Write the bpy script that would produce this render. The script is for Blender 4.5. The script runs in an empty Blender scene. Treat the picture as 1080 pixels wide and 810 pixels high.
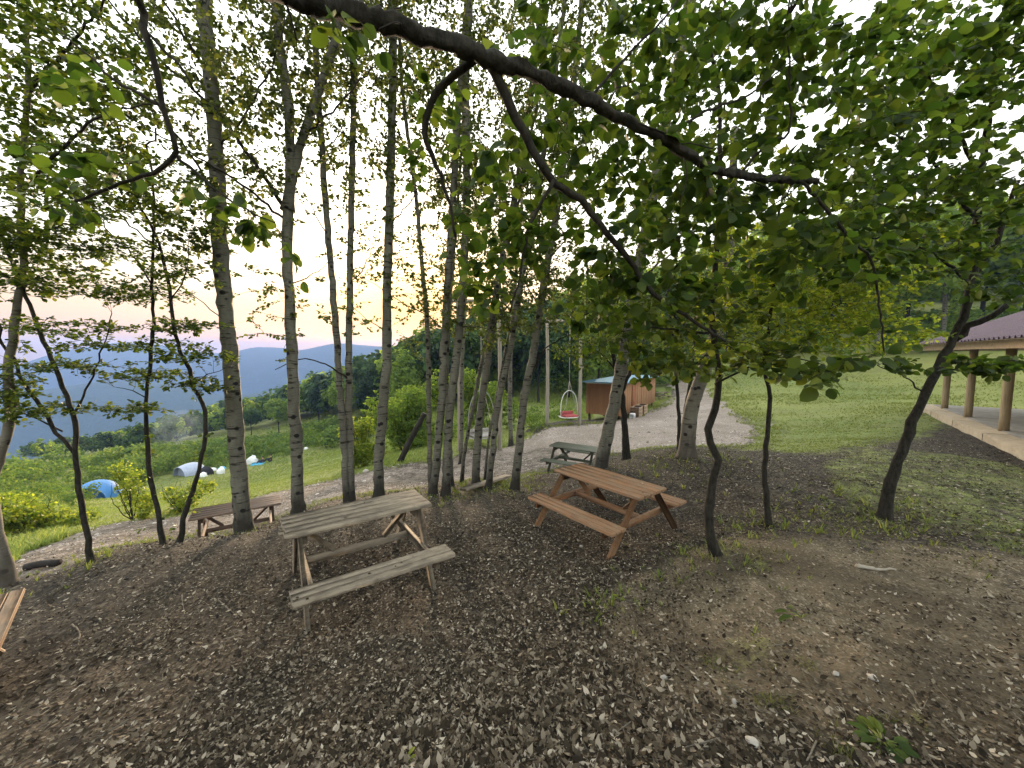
import bpy, math
import numpy as np
from mathutils import Vector, Matrix

R = np.random.default_rng(7)
HAZE, SUN_EL, SKY, SUN_S, SUN_A, EXPO = .00042, 5.0, .15, 1.5, 10.0, 3.6
scene = bpy.context.scene
COL = scene.collection

# ------------------------------------------------------------------ camera
F, CX, CY, PITCH = 405.0, 540.0, 405.0, math.radians(4.5)
cam_d = bpy.data.cameras.new('camera'); cam = bpy.data.objects.new('camera', cam_d); COL.objects.link(cam)
cam_d.sensor_width = 36; cam_d.lens = F / 1080 * 36; cam_d.clip_end = 20000; cam_d.clip_start = 0.05
cam.location = (0, 0, 0); cam.rotation_euler = (math.pi / 2 - PITCH, 0, 0)
scene.camera = cam
cP, sP = math.cos(PITCH), math.sin(PITCH)

def ray(px, py):
    r, u = (px - CX) / F, (CY - py) / F
    return np.array([r, cP + u * sP, -sP + u * cP])
def U(px, py, y):
    "world point seen along a photo direction at y metres ahead"
    d = ray(px, py); return d * (y / d[1])
def Z(px, py, z):
    d = ray(px, py); return d * (z / d[2])
def proj(x, y, z):
    f = y * cP - z * sP; u = y * sP + z * cP
    f = np.where(f > .05, f, np.nan)
    return CX + F * x / f, CY - F * u / f

# ------------------------------------------------------------------ noise
def vnoise(x, y, seed=0):
    xi, yi = np.floor(x).astype(np.int64), np.floor(y).astype(np.int64)
    fx, fy = x - xi, y - yi
    fx, fy = fx * fx * (3 - 2 * fx), fy * fy * (3 - 2 * fy)
    def h(a, b):
        n = (a * 374761393 + b * 668265263 + seed * 69069) & 0x7fffffff
        n = ((n ^ (n >> 13)) * 1274126177) & 0x7fffffff
        return ((n ^ (n >> 16)) & 0xffff) / 65535.0
    return (h(xi, yi) * (1 - fx) + h(xi + 1, yi) * fx) * (1 - fy) + (h(xi, yi + 1) * (1 - fx) + h(xi + 1, yi + 1) * fx) * fy
def fbm(x, y, seed=0, o=4):
    s, a, t = 0, .5, 0
    for i in range(o):
        s = s + a * vnoise(x * 2 ** i + 17.3 * i, y * 2 ** i + 5.1 * i, seed + i); t += a; a *= .5
    return s / t

# ------------------------------------------------------------------ terrain
T1 = (-1.71, 4.17, -2.53); T2 = (1.40, 5.57, -2.58)
ctrl = []
for p in [(-1.84, 3.29, -2.51), (-2.57, 4.35, -2.58), (-.84, 3.97, -2.52), (-1.57, 5.03, -2.58),
          (.34, 5.58, -2.58), (1.65, 6.6, -2.61), (1.15, 4.53, -2.54), (2.46, 5.57, -2.58),
          (0, 0, -1.68), (0, -3, -1.35), (5, -3, -1.3), (-5, -3, -2.0), (0, -40, 0), (40, -40, 4), (-40, -40, -8),
          (-14, 0, -4.6), (12, 1, -1.6), (40, 0, 1), (-60, 0, -22), (90, 40, 10),
          (-200, -100, -40), (200, -100, 25), (0, -300, 20)]:
    ctrl.append(p)
for px, py, z in [(540, 810, -1.98), (1080, 810, -1.86), (0, 810, -2.2), (270, 810, -2.08), (810, 810, -1.9),
                  (540, 700, -2.3), (200, 700, -2.5), (0, 700, -2.72), (850, 700, -2.04), (1080, 680, -1.95),
                  (700, 640, -2.3), (1080, 600, -1.95),
                  (40, 632, -3.0), (95, 592, -2.95), (175, 571, -2.95), (258, 562, -2.9), (313, 543, -2.85), (367, 532, -2.82),
                  (400, 525, -2.8), (455, 528, -2.7), (508, 514, -2.7), (545, 514, -2.68), (635, 491, -2.68), (880, 490, -2.1), (600, 500, -2.68)]:
    ctrl.append(tuple(Z(px, py, z)))
for px, py, y in [(935, 545, 4.7), (752, 586, 4.0), (812, 556, 4.6), (726, 482, 8.0), (800, 480, 8.6),
                  (5, 614, 5.0), (20, 585, 8), (60, 560, 11), (130, 550, 11), (170, 553, 9.5), (205, 570, 7.9), (285, 556, 8.2), (250, 545, 10),
                  (330, 525, 10), (350, 508, 13), (430, 505, 12), (420, 489, 14.5), (480, 481, 15), (520, 472, 17), (560, 465, 17), (608, 498, 11),
                  (600, 470, 15), (700, 465, 13.5), (660, 483, 9.6), (760, 455, 15), (650, 443, 22), (610, 446, 21), (580, 450, 19), (497, 465, 16), (690, 428, 29),
                  (740, 412, 36), (715, 402, 50), (800, 430, 21), (800, 400, 34), (840, 455, 14), (880, 430, 19), (900, 395, 33), (960, 470, 9),
                  (1080, 520, 5.8),
                  (102, 523, 33), (40, 520, 30), (205, 502, 42), (275, 492, 46), (330, 470, 55), (400, 455, 55), (440, 452, 40), (470, 462, 28),
                  (200, 473, 65), (100, 485, 60), (30, 490, 70), (300, 455, 80), (400, 436, 75), (560, 425, 45), (600, 402, 60), (500, 432, 45)]:
    ctrl.append(tuple(U(px, py, y)))
for px, y, z in [(400, 140, -10), (300, 150, -24), (200, 160, -36), (100, 170, -46), (0, 170, -52), (480, 120, -3), (600, 110, 2),
                 (800, 60, 4), (900, 60, 6), (1080, 50, 5), (650, 75, -1), (700, 120, 8), (1000, 120, 20),
                 (400, 320, -70), (200, 320, -100), (0, 320, -120), (600, 320, -20), (900, 400, 30),
                 (100, 900, -260), (400, 900, -260), (700, 900, -120), (-200, 900, -260), (400, 2500, -330), (0, 2500, -330), (800, 2500, -250), (1080, 2000, 0)]:
    d = ray(px, 405); ctrl.append((d[0] / d[1] * y, y, z))
for a in (-6, -4, -2, 0, 2, 4, 6):           # the level ground under and before the pavilion
    for b_, z in ((-.45, -2.36), (3, -2.45), (6.3, -2.4)): ctrl.append((13.6 + .6 * a + .8 * b_, 10.55 + .8 * a - .6 * b_, z))
ctrl = np.array(ctrl)
def warp(x, y):
    r = np.hypot(x, y) + 1e-9; k = np.log1p(r / 4.0) / r
    return x * k, y * k
cu, cv = warp(ctrl[:, 0], ctrl[:, 1])
def tps(r2): return .5 * r2 * np.log(r2 + 1e-12)
n = len(ctrl)
_K = tps((cu[:, None] - cu[None]) ** 2 + (cv[:, None] - cv[None]) ** 2) + np.eye(n) * 2e-4
# far heights are compressed so the spline stays calm
def zc(z): return np.arcsinh(z / 6.0)
def zi(w): return np.sinh(np.clip(w, -6, 4)) * 6.0
_P = np.stack([np.ones(n), cu, cv], 1)
_A = np.block([[_K, _P], [_P.T, np.zeros((3, 3))]])
_w = np.linalg.solve(_A, np.concatenate([zc(ctrl[:, 2]), np.zeros(3)]))
def hbase(x, y):
    x = np.asarray(x, float); y = np.asarray(y, float); sh = x.shape
    x, y = x.ravel(), y.ravel(); out = np.empty(len(x))
    for i in range(0, len(x), 20000):
        u, v = warp(x[i:i + 20000], y[i:i + 20000])
        k = tps((u[:, None] - cu[None]) ** 2 + (v[:, None] - cv[None]) ** 2)
        out[i:i + 20000] = zi(k @ _w[:n] + _w[n] + _w[n + 1] * u + _w[n + 2] * v)
    return out.reshape(sh)
def H(x, y):
    x = np.asarray(x, float); y = np.asarray(y, float)
    r = np.hypot(x, y)
    return hbase(x, y) + (fbm(x * 1.3, y * 1.3, 3) - .5) * .10 * np.clip(r / 4, .25, 1) + (fbm(x * 7, y * 7, 9, 2) - .5) * .022 \
        + (fbm(x * .12, y * .12, 5, 3) - .5) * np.clip((r - 20) / 40, 0, 1) * 1.6
def Hs(x, y): return float(H(np.array([x]), np.array([y]))[0])
def gnd(px, py, y0=1.0, y1=120):
    "first ground point along a photo direction"
    d = ray(px, py); ys = np.geomspace(y0, y1, 900)
    P = d[None] * (ys / d[1])[:, None]
    b = np.where(P[:, 2] < H(P[:, 0], P[:, 1]))[0]
    i = b[0] if len(b) else len(ys) - 1
    p = P[i].copy(); p[2] = Hs(p[0], p[1]); return p

# ------------------------------------------------------------------ object helpers
def link(o, parent=None):
    COL.objects.link(o)
    if parent is not None: o.parent = parent
    return o
def tag(o, label=None, cat=None, group=None, kind=None):
    if label: o['label'] = label
    if cat: o['category'] = cat
    if group: o['group'] = group
    if kind: o['kind'] = kind
    return o
def empty(name, loc, label, cat, group=None, rz=0.0, kind=None):
    o = bpy.data.objects.new(name, None); o.empty_display_size = .2; link(o)
    o.location = [float(v) for v in loc]; o.rotation_euler = (0, 0, rz)
    return tag(o, label, cat, group, kind)

class MB:
    "collects faces into one mesh"
    def __init__(s): s.v = []; s.f = []; s.n = 0
    def add(s, v, faces):
        v = np.asarray(v, float).reshape(-1, 3)
        s.v.append(v)
        for f in faces:
            f = np.asarray(f, np.int64)
            s.f.append(f + s.n)
        s.n += len(v); return s
    def box(s, c, size, M=None, bev=.006):
        c = np.array(c, float); h = np.array(size, float) / 2; b = min(bev, h.min() * .45)
        vs = []
        for sx in (-1, 1):
            for sy in (-1, 1):
                for sz in (-1, 1):
                    S = np.array([sx, sy, sz])
                    for ax in range(3):
                        q = h - b; q[ax] = h[ax]
                        vs.append(S * q)
        vs = np.array(vs)
        def ix(sx, sy, sz, ax): return (((sx > 0) * 4 + (sy > 0) * 2 + (sz > 0)) * 3) + ax
        q = []; t = []
        for ax in range(3):
            o = [a for a in range(3) if a != ax]
            for sg in (-1, 1):
                loop = []
                for a, b_ in ((-1, -1), (1, -1), (1, 1), (-1, 1)):
                    S = [0, 0, 0]; S[ax] = sg; S[o[0]] = a; S[o[1]] = b_
                    loop.append(ix(*S, ax))
                if (sg < 0) ^ (ax == 1): loop = loop[::-1]
                q.append(loop)
        for ax in range(3):
            o = [a for a in range(3) if a != ax]
            for a in (-1, 1):
                for b_ in (-1, 1):
                    S0 = [0, 0, 0]; S1 = [0, 0, 0]
                    for S, e in ((S0, -1), (S1, 1)):
                        S[ax] = e; S[o[0]] = a; S[o[1]] = b_
                    q.append([ix(*S0, o[0]), ix(*S1, o[0]), ix(*S1, o[1]), ix(*S0, o[1])])
        for sx in (-1, 1):
            for sy in (-1, 1):
                for sz in (-1, 1):
                    t.append([ix(sx, sy, sz, 0), ix(sx, sy, sz, 1), ix(sx, sy, sz, 2)])
        if M is not None: vs = vs @ np.array(M)[:3, :3].T
        s.add(vs + c, [np.array(q), np.array(t)]); return s
    def bar(s, a, b, w, h, up=(0, 0, 1), bev=.006):
        "rectangular bar from a to b; w across, h along up"
        a = np.array(a, float); b = np.array(b, float); d = b - a; L = np.linalg.norm(d); d /= L
        up = np.array(up, float); side = np.cross(up, d); side /= np.linalg.norm(side); up2 = np.cross(d, side)
        s.box((a + b) / 2, (L, w, h), np.stack([d, side, up2], 1), bev); return s
    def tube(s, P, rad, k=8, cap=True, lump=0.0, seed=0):
        P = np.asarray(P, float); m = len(P); rad = np.broadcast_to(np.asarray(rad, float), (m,))
        d = np.gradient(P, axis=0); d /= np.linalg.norm(d, axis=1)[:, None] + 1e-12
        ref = np.array([0, 0, 1.]) if abs(d[0][2]) < .8 else np.array([1., 0, 0])
        a = np.cross(d[0], ref); a /= np.linalg.norm(a); V = []
        th = np.linspace(0, 2 * np.pi, k, endpoint=False); c, sn = np.cos(th), np.sin(th)
        for i in range(m):
            a = a - d[i] * (a @ d[i]); a /= np.linalg.norm(a); b = np.cross(d[i], a)
            rr = rad[i] * np.ones(k)
            if lump: rr = rr * (1 + lump * (vnoise(th * 1.2 + 31 * seed, np.full(k, i * .45), seed) - .5) + lump * .7 * (vnoise(np.cos(th) * 2 + 9, np.full(k, i * 1.3) + np.sin(th) * 2, seed + 3) - .5))
            V.append(P[i] + (a * c[:, None] + b * sn[:, None]) * rr[:, None])
        V = np.concatenate(V)
        i = np.arange(m - 1)[:, None] * k; j = np.arange(k)[None]; j2 = (j + 1) % k
        Q = np.stack([i + j, i + j2, i + k + j2, i + k + j], -1).reshape(-1, 4)
        fs = [Q]
        if cap: fs += [np.arange(k)[::-1][None], ((m - 1) * k + np.arange(k))[None]]
        s.add(V, fs); return s
    def build(s, name, mat, parent=None, smooth=False, origin=None, local=None):
        v = np.concatenate(s.v) if s.v else np.zeros((0, 3))
        if origin is not None: v = v - np.array(origin, float)
        me = bpy.data.meshes.new(name)
        sizes = np.concatenate([np.full(len(f), f.shape[1]) for f in s.f]); idx = np.concatenate([f.ravel() for f in s.f])
        me.vertices.add(len(v)); me.vertices.foreach_set('co', v.ravel().astype(np.float32))
        me.loops.add(len(idx)); me.loops.foreach_set('vertex_index', idx.astype(np.int32))
        me.polygons.add(len(sizes)); st = np.concatenate([[0], np.cumsum(sizes)[:-1]])
        me.polygons.foreach_set('loop_start', st.astype(np.int32))
        if smooth: me.polygons.foreach_set('use_smooth', np.ones(len(sizes), bool))
        me.update(calc_edges=True); me.validate()
        if mat is not None: me.materials.append(mat)
        o = bpy.data.objects.new(name, me); link(o, parent)
        return o

def smooth_line(P, step):
    "Catmull-Rom resample"
    P = np.asarray(P, float)
    if len(P) < 3:
        m = max(2, int(np.linalg.norm(P[-1] - P[0]) / step) + 1); t = np.linspace(0, 1, m)[:, None]
        return P[0] * (1 - t) + P[-1] * t
    Q = np.vstack([2 * P[0] - P[1], P, 2 * P[-1] - P[-2]]); out = []
    for i in range(1, len(Q) - 2):
        m = max(1, int(np.linalg.norm(Q[i + 1] - Q[i]) / step)); t = (np.arange(m) / m)[:, None]
        a, b, c, d = Q[i - 1], Q[i], Q[i + 1], Q[i + 2]
        out.append(.5 * (2 * b + (c - a) * t + (2 * a - 5 * b + 4 * c - d) * t ** 2 + (3 * b - a - 3 * c + d) * t ** 3))
    out.append(P[-1:]); return np.vstack(out)

# ------------------------------------------------------------------ materials
def mat(name):
    m = bpy.data.materials.new(name); m.use_nodes = True; nt = m.node_tree; nt.nodes.clear()
    out = nt.nodes.new('ShaderNodeOutputMaterial'); return m, NT(nt), out
class NT:
    def __init__(s, nt): s.t = nt
    def n(s, typ, ins=None, **kw):
        nd = s.t.nodes.new(typ)
        for k, v in kw.items(): setattr(nd, k, v)
        for k, v in (ins or {}).items():
            sock = nd.inputs[k]
            if isinstance(v, bpy.types.NodeSocket): s.t.links.new(v, sock)
            else: sock.default_value = v
        return nd
    def link(s, a, b): s.t.links.new(a, b)
    def ramp(s, fac, stops, interp='LINEAR'):
        nd = s.n('ShaderNodeValToRGB', {'Fac': fac}); cr = nd.color_ramp; cr.interpolation = interp
        while len(cr.elements) > 1: cr.elements.remove(cr.elements[-1])
        for i, (p, c) in enumerate(stops):
            e = cr.elements[0] if i == 0 else cr.elements.new(p)
            e.position = p; e.color = (*c, 1) if len(c) == 3 else c
        return nd.outputs['Color']
    def mix(s, f, a, b, mode='MIX'):
        nd = s.n('ShaderNodeMix', data_type='RGBA', blend_type=mode)
        for k, v in ((0, f), (6, a), (7, b)):
            if isinstance(v, bpy.types.NodeSocket): s.t.links.new(v, nd.inputs[k])
            else: nd.inputs[k].default_value = (*v, 1) if (k and len(v) == 3) else v
        return nd.outputs[2]
    def math(s, op, a, b=0.0, clamp=False):
        nd = s.n('ShaderNodeMath', {0: a, 1: b}, operation=op, use_clamp=clamp); return nd.outputs[0]
    def noise(s, vec, scale, detail=4, rough=.55, dist=0.0):
        return s.n('ShaderNodeTexNoise', {'Vector': vec, 'Scale': scale, 'Detail': detail, 'Roughness': rough, 'Distortion': dist}).outputs['Fac']
    def map(s, vec, scale): return s.n('ShaderNodeMapping', {'Vector': vec, 'Scale': scale}).outputs[0]
    def coord(s, k='Object'): return s.n('ShaderNodeTexCoord').outputs[k]
    def rnd(s): return s.n('ShaderNodeNewGeometry').outputs['Random Per Island']
    def orand(s): return s.n('ShaderNodeObjectInfo').outputs['Random']
    def bump(s, h, st, d=.01): return s.n('ShaderNodeBump', {'Height': h, 'Strength': st, 'Distance': d}).outputs[0]
    def bsdf(s, out, col, rough=.7, nrm=None, metal=0.0, spec=.3, **kw):
        b = s.n('ShaderNodeBsdfPrincipled', {'Base Color': col if isinstance(col, bpy.types.NodeSocket) else (*col, 1), 'Roughness': rough, 'Metallic': metal, 'Specular IOR Level': spec, **kw})
        if nrm is not None: s.link(nrm, b.inputs['Normal'])
        if out is not None: s.link(b.outputs[0], out.inputs['Surface'])
        return b
def m_leaf(name, stops, trans, ramt=.5, rough=.5, spec=.2):
    m, t, o = mat(name); r = t.rnd(); c = t.ramp(r, stops)
    b = t.bsdf(None, c, rough, spec=spec)
    tc = t.mix(1.0, c, trans, 'MULTIPLY')
    tr = t.n('ShaderNodeBsdfTranslucent', {'Color': tc})
    mx = t.n('ShaderNodeMixShader', {'Fac': ramt, 1: b.outputs[0], 2: tr.outputs[0]})
    t.link(mx.outputs[0], o.inputs['Surface']); return m
LEAF = m_leaf('hazel_leaf', [(0, (.015, .033, .007)), (.5, (.030, .056, .010)), (1, (.062, .090, .016))], (3.0, 2.8, 1.4), .54)
LEAF_ASPEN = m_leaf('aspen_leaf', [(0, (.026, .042, .012)), (.6, (.050, .072, .018)), (1, (.095, .112, .024))], (2.1, 1.95, 1.1), .48)
LEAF_HORN = m_leaf('hornbeam_leaf', [(0, (.022, .044, .009)), (.6, (.050, .082, .014)), (1, (.12, .15, .022))], (2.0, 1.85, .95), .47)
LEAF_YEL = m_leaf('spring_leaf', [(0, (.07, .12, .02)), (.6, (.13, .18, .025)), (1, (.22, .25, .035))], (2.5, 2.3, 1.0), .55)
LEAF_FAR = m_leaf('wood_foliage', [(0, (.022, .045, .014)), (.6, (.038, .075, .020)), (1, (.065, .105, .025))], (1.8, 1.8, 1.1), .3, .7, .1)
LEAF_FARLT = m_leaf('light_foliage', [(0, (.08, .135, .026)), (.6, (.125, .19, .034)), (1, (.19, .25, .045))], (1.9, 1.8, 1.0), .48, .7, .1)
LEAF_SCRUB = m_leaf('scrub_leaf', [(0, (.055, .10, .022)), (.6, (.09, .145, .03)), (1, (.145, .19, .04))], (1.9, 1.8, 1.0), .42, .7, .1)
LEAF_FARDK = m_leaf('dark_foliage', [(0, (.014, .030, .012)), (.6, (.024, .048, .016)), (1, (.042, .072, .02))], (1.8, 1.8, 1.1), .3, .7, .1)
GRASS = m_leaf('grass_blade', [(0, (.075, .11, .025)), (.6, (.13, .17, .04)), (1, (.25, .25, .07))], (1.8, 1.7, 1.1), .35, .6, .15)
GRASS_Y = m_leaf('meadow_blade', [(0, (.10, .155, .038)), (.6, (.165, .225, .055)), (1, (.31, .32, .08))], (1.8, 1.7, 1.1), .35, .6, .15)
WEED = m_leaf('weed_blade', [(0, (.045, .062, .018)), (.5, (.075, .095, .026)), (1, (.15, .145, .06))], (1.7, 1.6, 1.1), .35, .65, .1)
DEAD = m_leaf('dead_leaf', [(0, (.012, .0098, .007)), (.35, (.036, .029, .020)), (.7, (.098, .081, .058)), (.92, (.22, .19, .145)), (1, (.40, .36, .29))], (1.0, .85, .6), .12, .8, .06)

def m_bark_aspen(name, a, b, dark):
    m, t, o = mat(name); P = t.coord(); z = t.n('ShaderNodeSeparateXYZ', {0: P}).outputs[2]
    n1 = t.noise(t.map(P, (5, 5, 1.6)), 1.0, 6, .65); n2 = t.noise(t.map(P, (9, 9, 60)), 1.0, 3, .6)
    n3 = t.noise(t.map(P, (3.5, 3.5, 22)), 1.0, 4, .6, .4)
    c = t.mix(t.ramp(n1, [(.35, (0, 0, 0)), (.68, (1, 1, 1))]), a, b)
    c = t.mix(t.ramp(n2, [(.52, (0, 0, 0)), (.72, (.55, .55, .55))]), c, dark)
    c = t.mix(t.ramp(n3, [(.575, (0, 0, 0)), (.63, (.95, .95, .95))]), c, dark)
    eyes = t.n('ShaderNodeTexVoronoi', {'Vector': t.map(P, (4.5, 4.5, 5.5)), 'Scale': 1.0}).outputs['Distance']
    c = t.mix(t.ramp(eyes, [(.16, (1, 1, 1)), (.23, (0, 0, 0))]), c, (.010, .009, .008))
    foot = t.math('ADD', t.math('MULTIPLY', z, -1.0), t.math('MULTIPLY', n1, 1.6))
    c = t.mix(t.ramp(foot, [(-.0, (0, 0, 0)), (.75, (.92, .92, .92))]), c, dark)
    h = t.math('ADD', t.math('MULTIPLY', n3, .8), n2)
    t.bsdf(o, c, .8, t.bump(h, .5, .012), spec=.2); return m
BARK = m_bark_aspen('aspen_bark', (.152, .146, .118), (.080, .077, .061), (.020, .017, .013))
BARK_G = m_bark_aspen('grey_smooth_bark', (.150, .138, .112), (.095, .086, .068), (.05, .042, .033))
def m_simple(name, a, b, sc=(8, 8, 8), rough=.75, bump=.4, bd=.01, spec=.25, lo=.35, hi=.65, metal=0.0):
    m, t, o = mat(name); P = t.coord(); n1 = t.noise(t.map(P, sc), 1.0, 6, .6); n2 = t.noise(P, 1.7, 3)
    f = t.math('ADD', t.math('MULTIPLY', n1, .75), t.math('MULTIPLY', n2, .25))
    t.bsdf(o, t.mix(t.ramp(f, [(lo, (0, 0, 0)), (hi, (1, 1, 1))]), a, b), rough, t.bump(n1, bump, bd), spec=spec, metal=metal); return m
BARK_D = m_simple('dark_bark', (.006, .0055, .004), (.036, .032, .024), (34, 34, 14), .9, 1.0, .02)
TWIG = m_simple('twig_bark', (.010, .008, .006), (.026, .021, .016), (20, 20, 20), .85, .4)
DEADWOOD = m_simple('dead_wood', (.08, .07, .055), (.19, .165, .13), (20, 20, 5), .85, .6)
def m_wood(name, a, b, g, rough=.7, spec=.25):
    "timber with grain along the local x axis; boards differ a little"
    m, t, o = mat(name); P = t.coord(); r = t.rnd()
    off = t.n('ShaderNodeCombineXYZ', {0: t.math('MULTIPLY', r, 37.0), 1: t.math('MULTIPLY', r, 11.0), 2: t.math('MULTIPLY', r, 23.0)}).outputs[0]
    V = t.n('ShaderNodeVectorMath', {0: P, 1: off}, operation='ADD').outputs[0]
    n1 = t.noise(t.map(V, (2.2, 34, 34)), 1.0, 6, .65, .6); n2 = t.noise(t.map(V, (5, 9, 9)), 1.0, 5, .7)
    n3 = t.noise(t.map(V, (6, 120, 120)), 1.0, 2, .6)
    c = t.mix(t.ramp(n1, [(.32, (0, 0, 0)), (.7, (1, 1, 1))]), a, b)
    c = t.mix(t.ramp(n2, [(.44, (0, 0, 0)), (.68, (.9, .9, .9))]), c, g)
    n4 = t.noise(t.map(V, (3.0, 7, 7)), 1.0, 3, .5); c = t.mix(t.ramp(n4, [(.58, (0, 0, 0)), (.70, (.55, .55, .55))]), c, (g[0] * .45, g[1] * .45, g[2] * .45))
    c = t.mix(t.math('MULTIPLY', r, .35), c, g)
    c = t.mix(t.ramp(n3, [(.62, (0, 0, 0)), (.72, (.6, .6, .6))]), c, (g[0] * .4, g[1] * .4, g[2] * .4))
    t.bsdf(o, c, rough, t.bump(t.math('ADD', n1, n3), .45, .006), spec=spec); return m
W_GREY = m_wood('weathered_grey_wood', (.31, .262, .20), (.175, .145, .108), (.105, .09, .07), .8)
W_RED = m_wood('red_brown_wood', (.30, .150, .066), (.115, .057, .028), (.19, .13, .08), .6, .35)
W_BROWN = m_wood('dark_brown_wood', (.17, .115, .085), (.10, .066, .05), (.14, .11, .09), .7)
W_TAN = m_wood('tan_wood', (.36, .25, .16), (.24, .155, .095), (.26, .20, .145), .7)
W_GREEN = m_wood('green_stained_wood', (.10, .115, .08), (.065, .075, .052), (.13, .125, .10), .65)
W_SHED = m_wood('shed_cladding', (.34, .13, .06), (.20, .07, .033), (.27, .12, .065), .65)
W_PALE = m_wood('pale_planed_wood', (.50, .38, .25), (.38, .27, .17), (.33, .26, .19), .65)
W_LOG = m_simple('peeled_log', (.20, .155, .09), (.32, .255, .155), (34, 34, 2.5), .7, .4)
PLASTER = m_simple('plinth_stone', (.23, .185, .125), (.34, .28, .20), (5, 5, 9), .85, .3)
CONCRETE = m_simple('worn_concrete', (.15, .14, .125), (.23, .215, .19), (3, 3, 3), .85, .3)
BLUE_ROOF = m_simple('blue_roof_sheet', (.10, .21, .29), (.15, .27, .35), (2, 2, 2), .45, .05)
WHITE_PAINT = m_simple('white_paint', (.74, .74, .71), (.62, .62, .58), (9, 9, 9), .5, .1)
GREY_PAINT = m_simple('grey_paint', (.34, .34, .31), (.26, .26, .24), (9, 9, 9), .6, .1)
ROPE = m_simple('rope', (.42, .38, .32), (.32, .29, .25), (60, 60, 60), .9, .3)
RED_CUSH = m_simple('red_cushion', (.33, .06, .06), (.26, .05, .05), (12, 12, 12), .8, .3)
STONE = m_simple('pale_stone', (.27, .25, .215), (.40, .37, .33), (30, 30, 30), .85, .4)
STONE_D = m_simple('grey_stone', (.22, .21, .19), (.33, .31, .28), (30, 30, 30), .85, .4)
CHAR = m_simple('charred_wood', (.012, .011, .010), (.035, .03, .027), (14, 14, 30), .9, .6)
TENT_B = m_simple('blue_tent_cloth', (.045, .17, .42), (.055, .20, .47), (5, 5, 5), .6, .15)
TENT_BD = m_simple('navy_tent_cloth', (.03, .10, .27), (.035, .115, .30), (5, 5, 5), .6, .15)
TENT_G = m_simple('grey_tent_cloth', (.20, .23, .32), (.26, .29, .38), (5, 5, 5), .6, .15)
TENT_W = m_simple('pale_tent_cloth', (.62, .64, .66), (.70, .71, .72), (5, 5, 5), .6, .15)
TENT_M = m_simple('grey_blue_tent_cloth', (.26, .30, .41), (.35, .39, .49), (5, 5, 5), .6, .15)
NAVY = m_simple('navy_clothing', (.018, .022, .045), (.03, .035, .065), (9, 9, 9), .85, .2)
DARKC = m_simple('black_clothing', (.014, .014, .017), (.024, .024, .028), (9, 9, 9), .85, .2)
SKIN = m_simple('skin', (.42, .25, .17), (.46, .28, .20), (5, 5, 5), .55, .05)
HAIR = m_simple('dark_hair', (.018, .013, .010), (.03, .022, .017), (40, 40, 40), .6, .3)
PLASTIC_W = m_simple('white_plastic', (.75, .76, .76), (.68, .70, .72), (9, 9, 9), .4, .2)
CYAN = m_simple('bright_blue_mat', (.06, .32, .55), (.08, .37, .60), (6, 6, 6), .6, .1)
def m_roof():
    m, t, o = mat('purple_roof_sheet'); P = t.coord(); n1 = t.noise(P, 3, 5); n2 = t.noise(P, 22, 3)
    c = t.mix(n1, (.070, .046, .060), (.115, .082, .098)); c = t.mix(t.ramp(n2, [(.6, (0, 0, 0)), (.75, (.4, .4, .4))]), c, (.18, .14, .15))
    t.bsdf(o, c, .6, None, spec=.25); return m
ROOF = m_roof()

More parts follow.
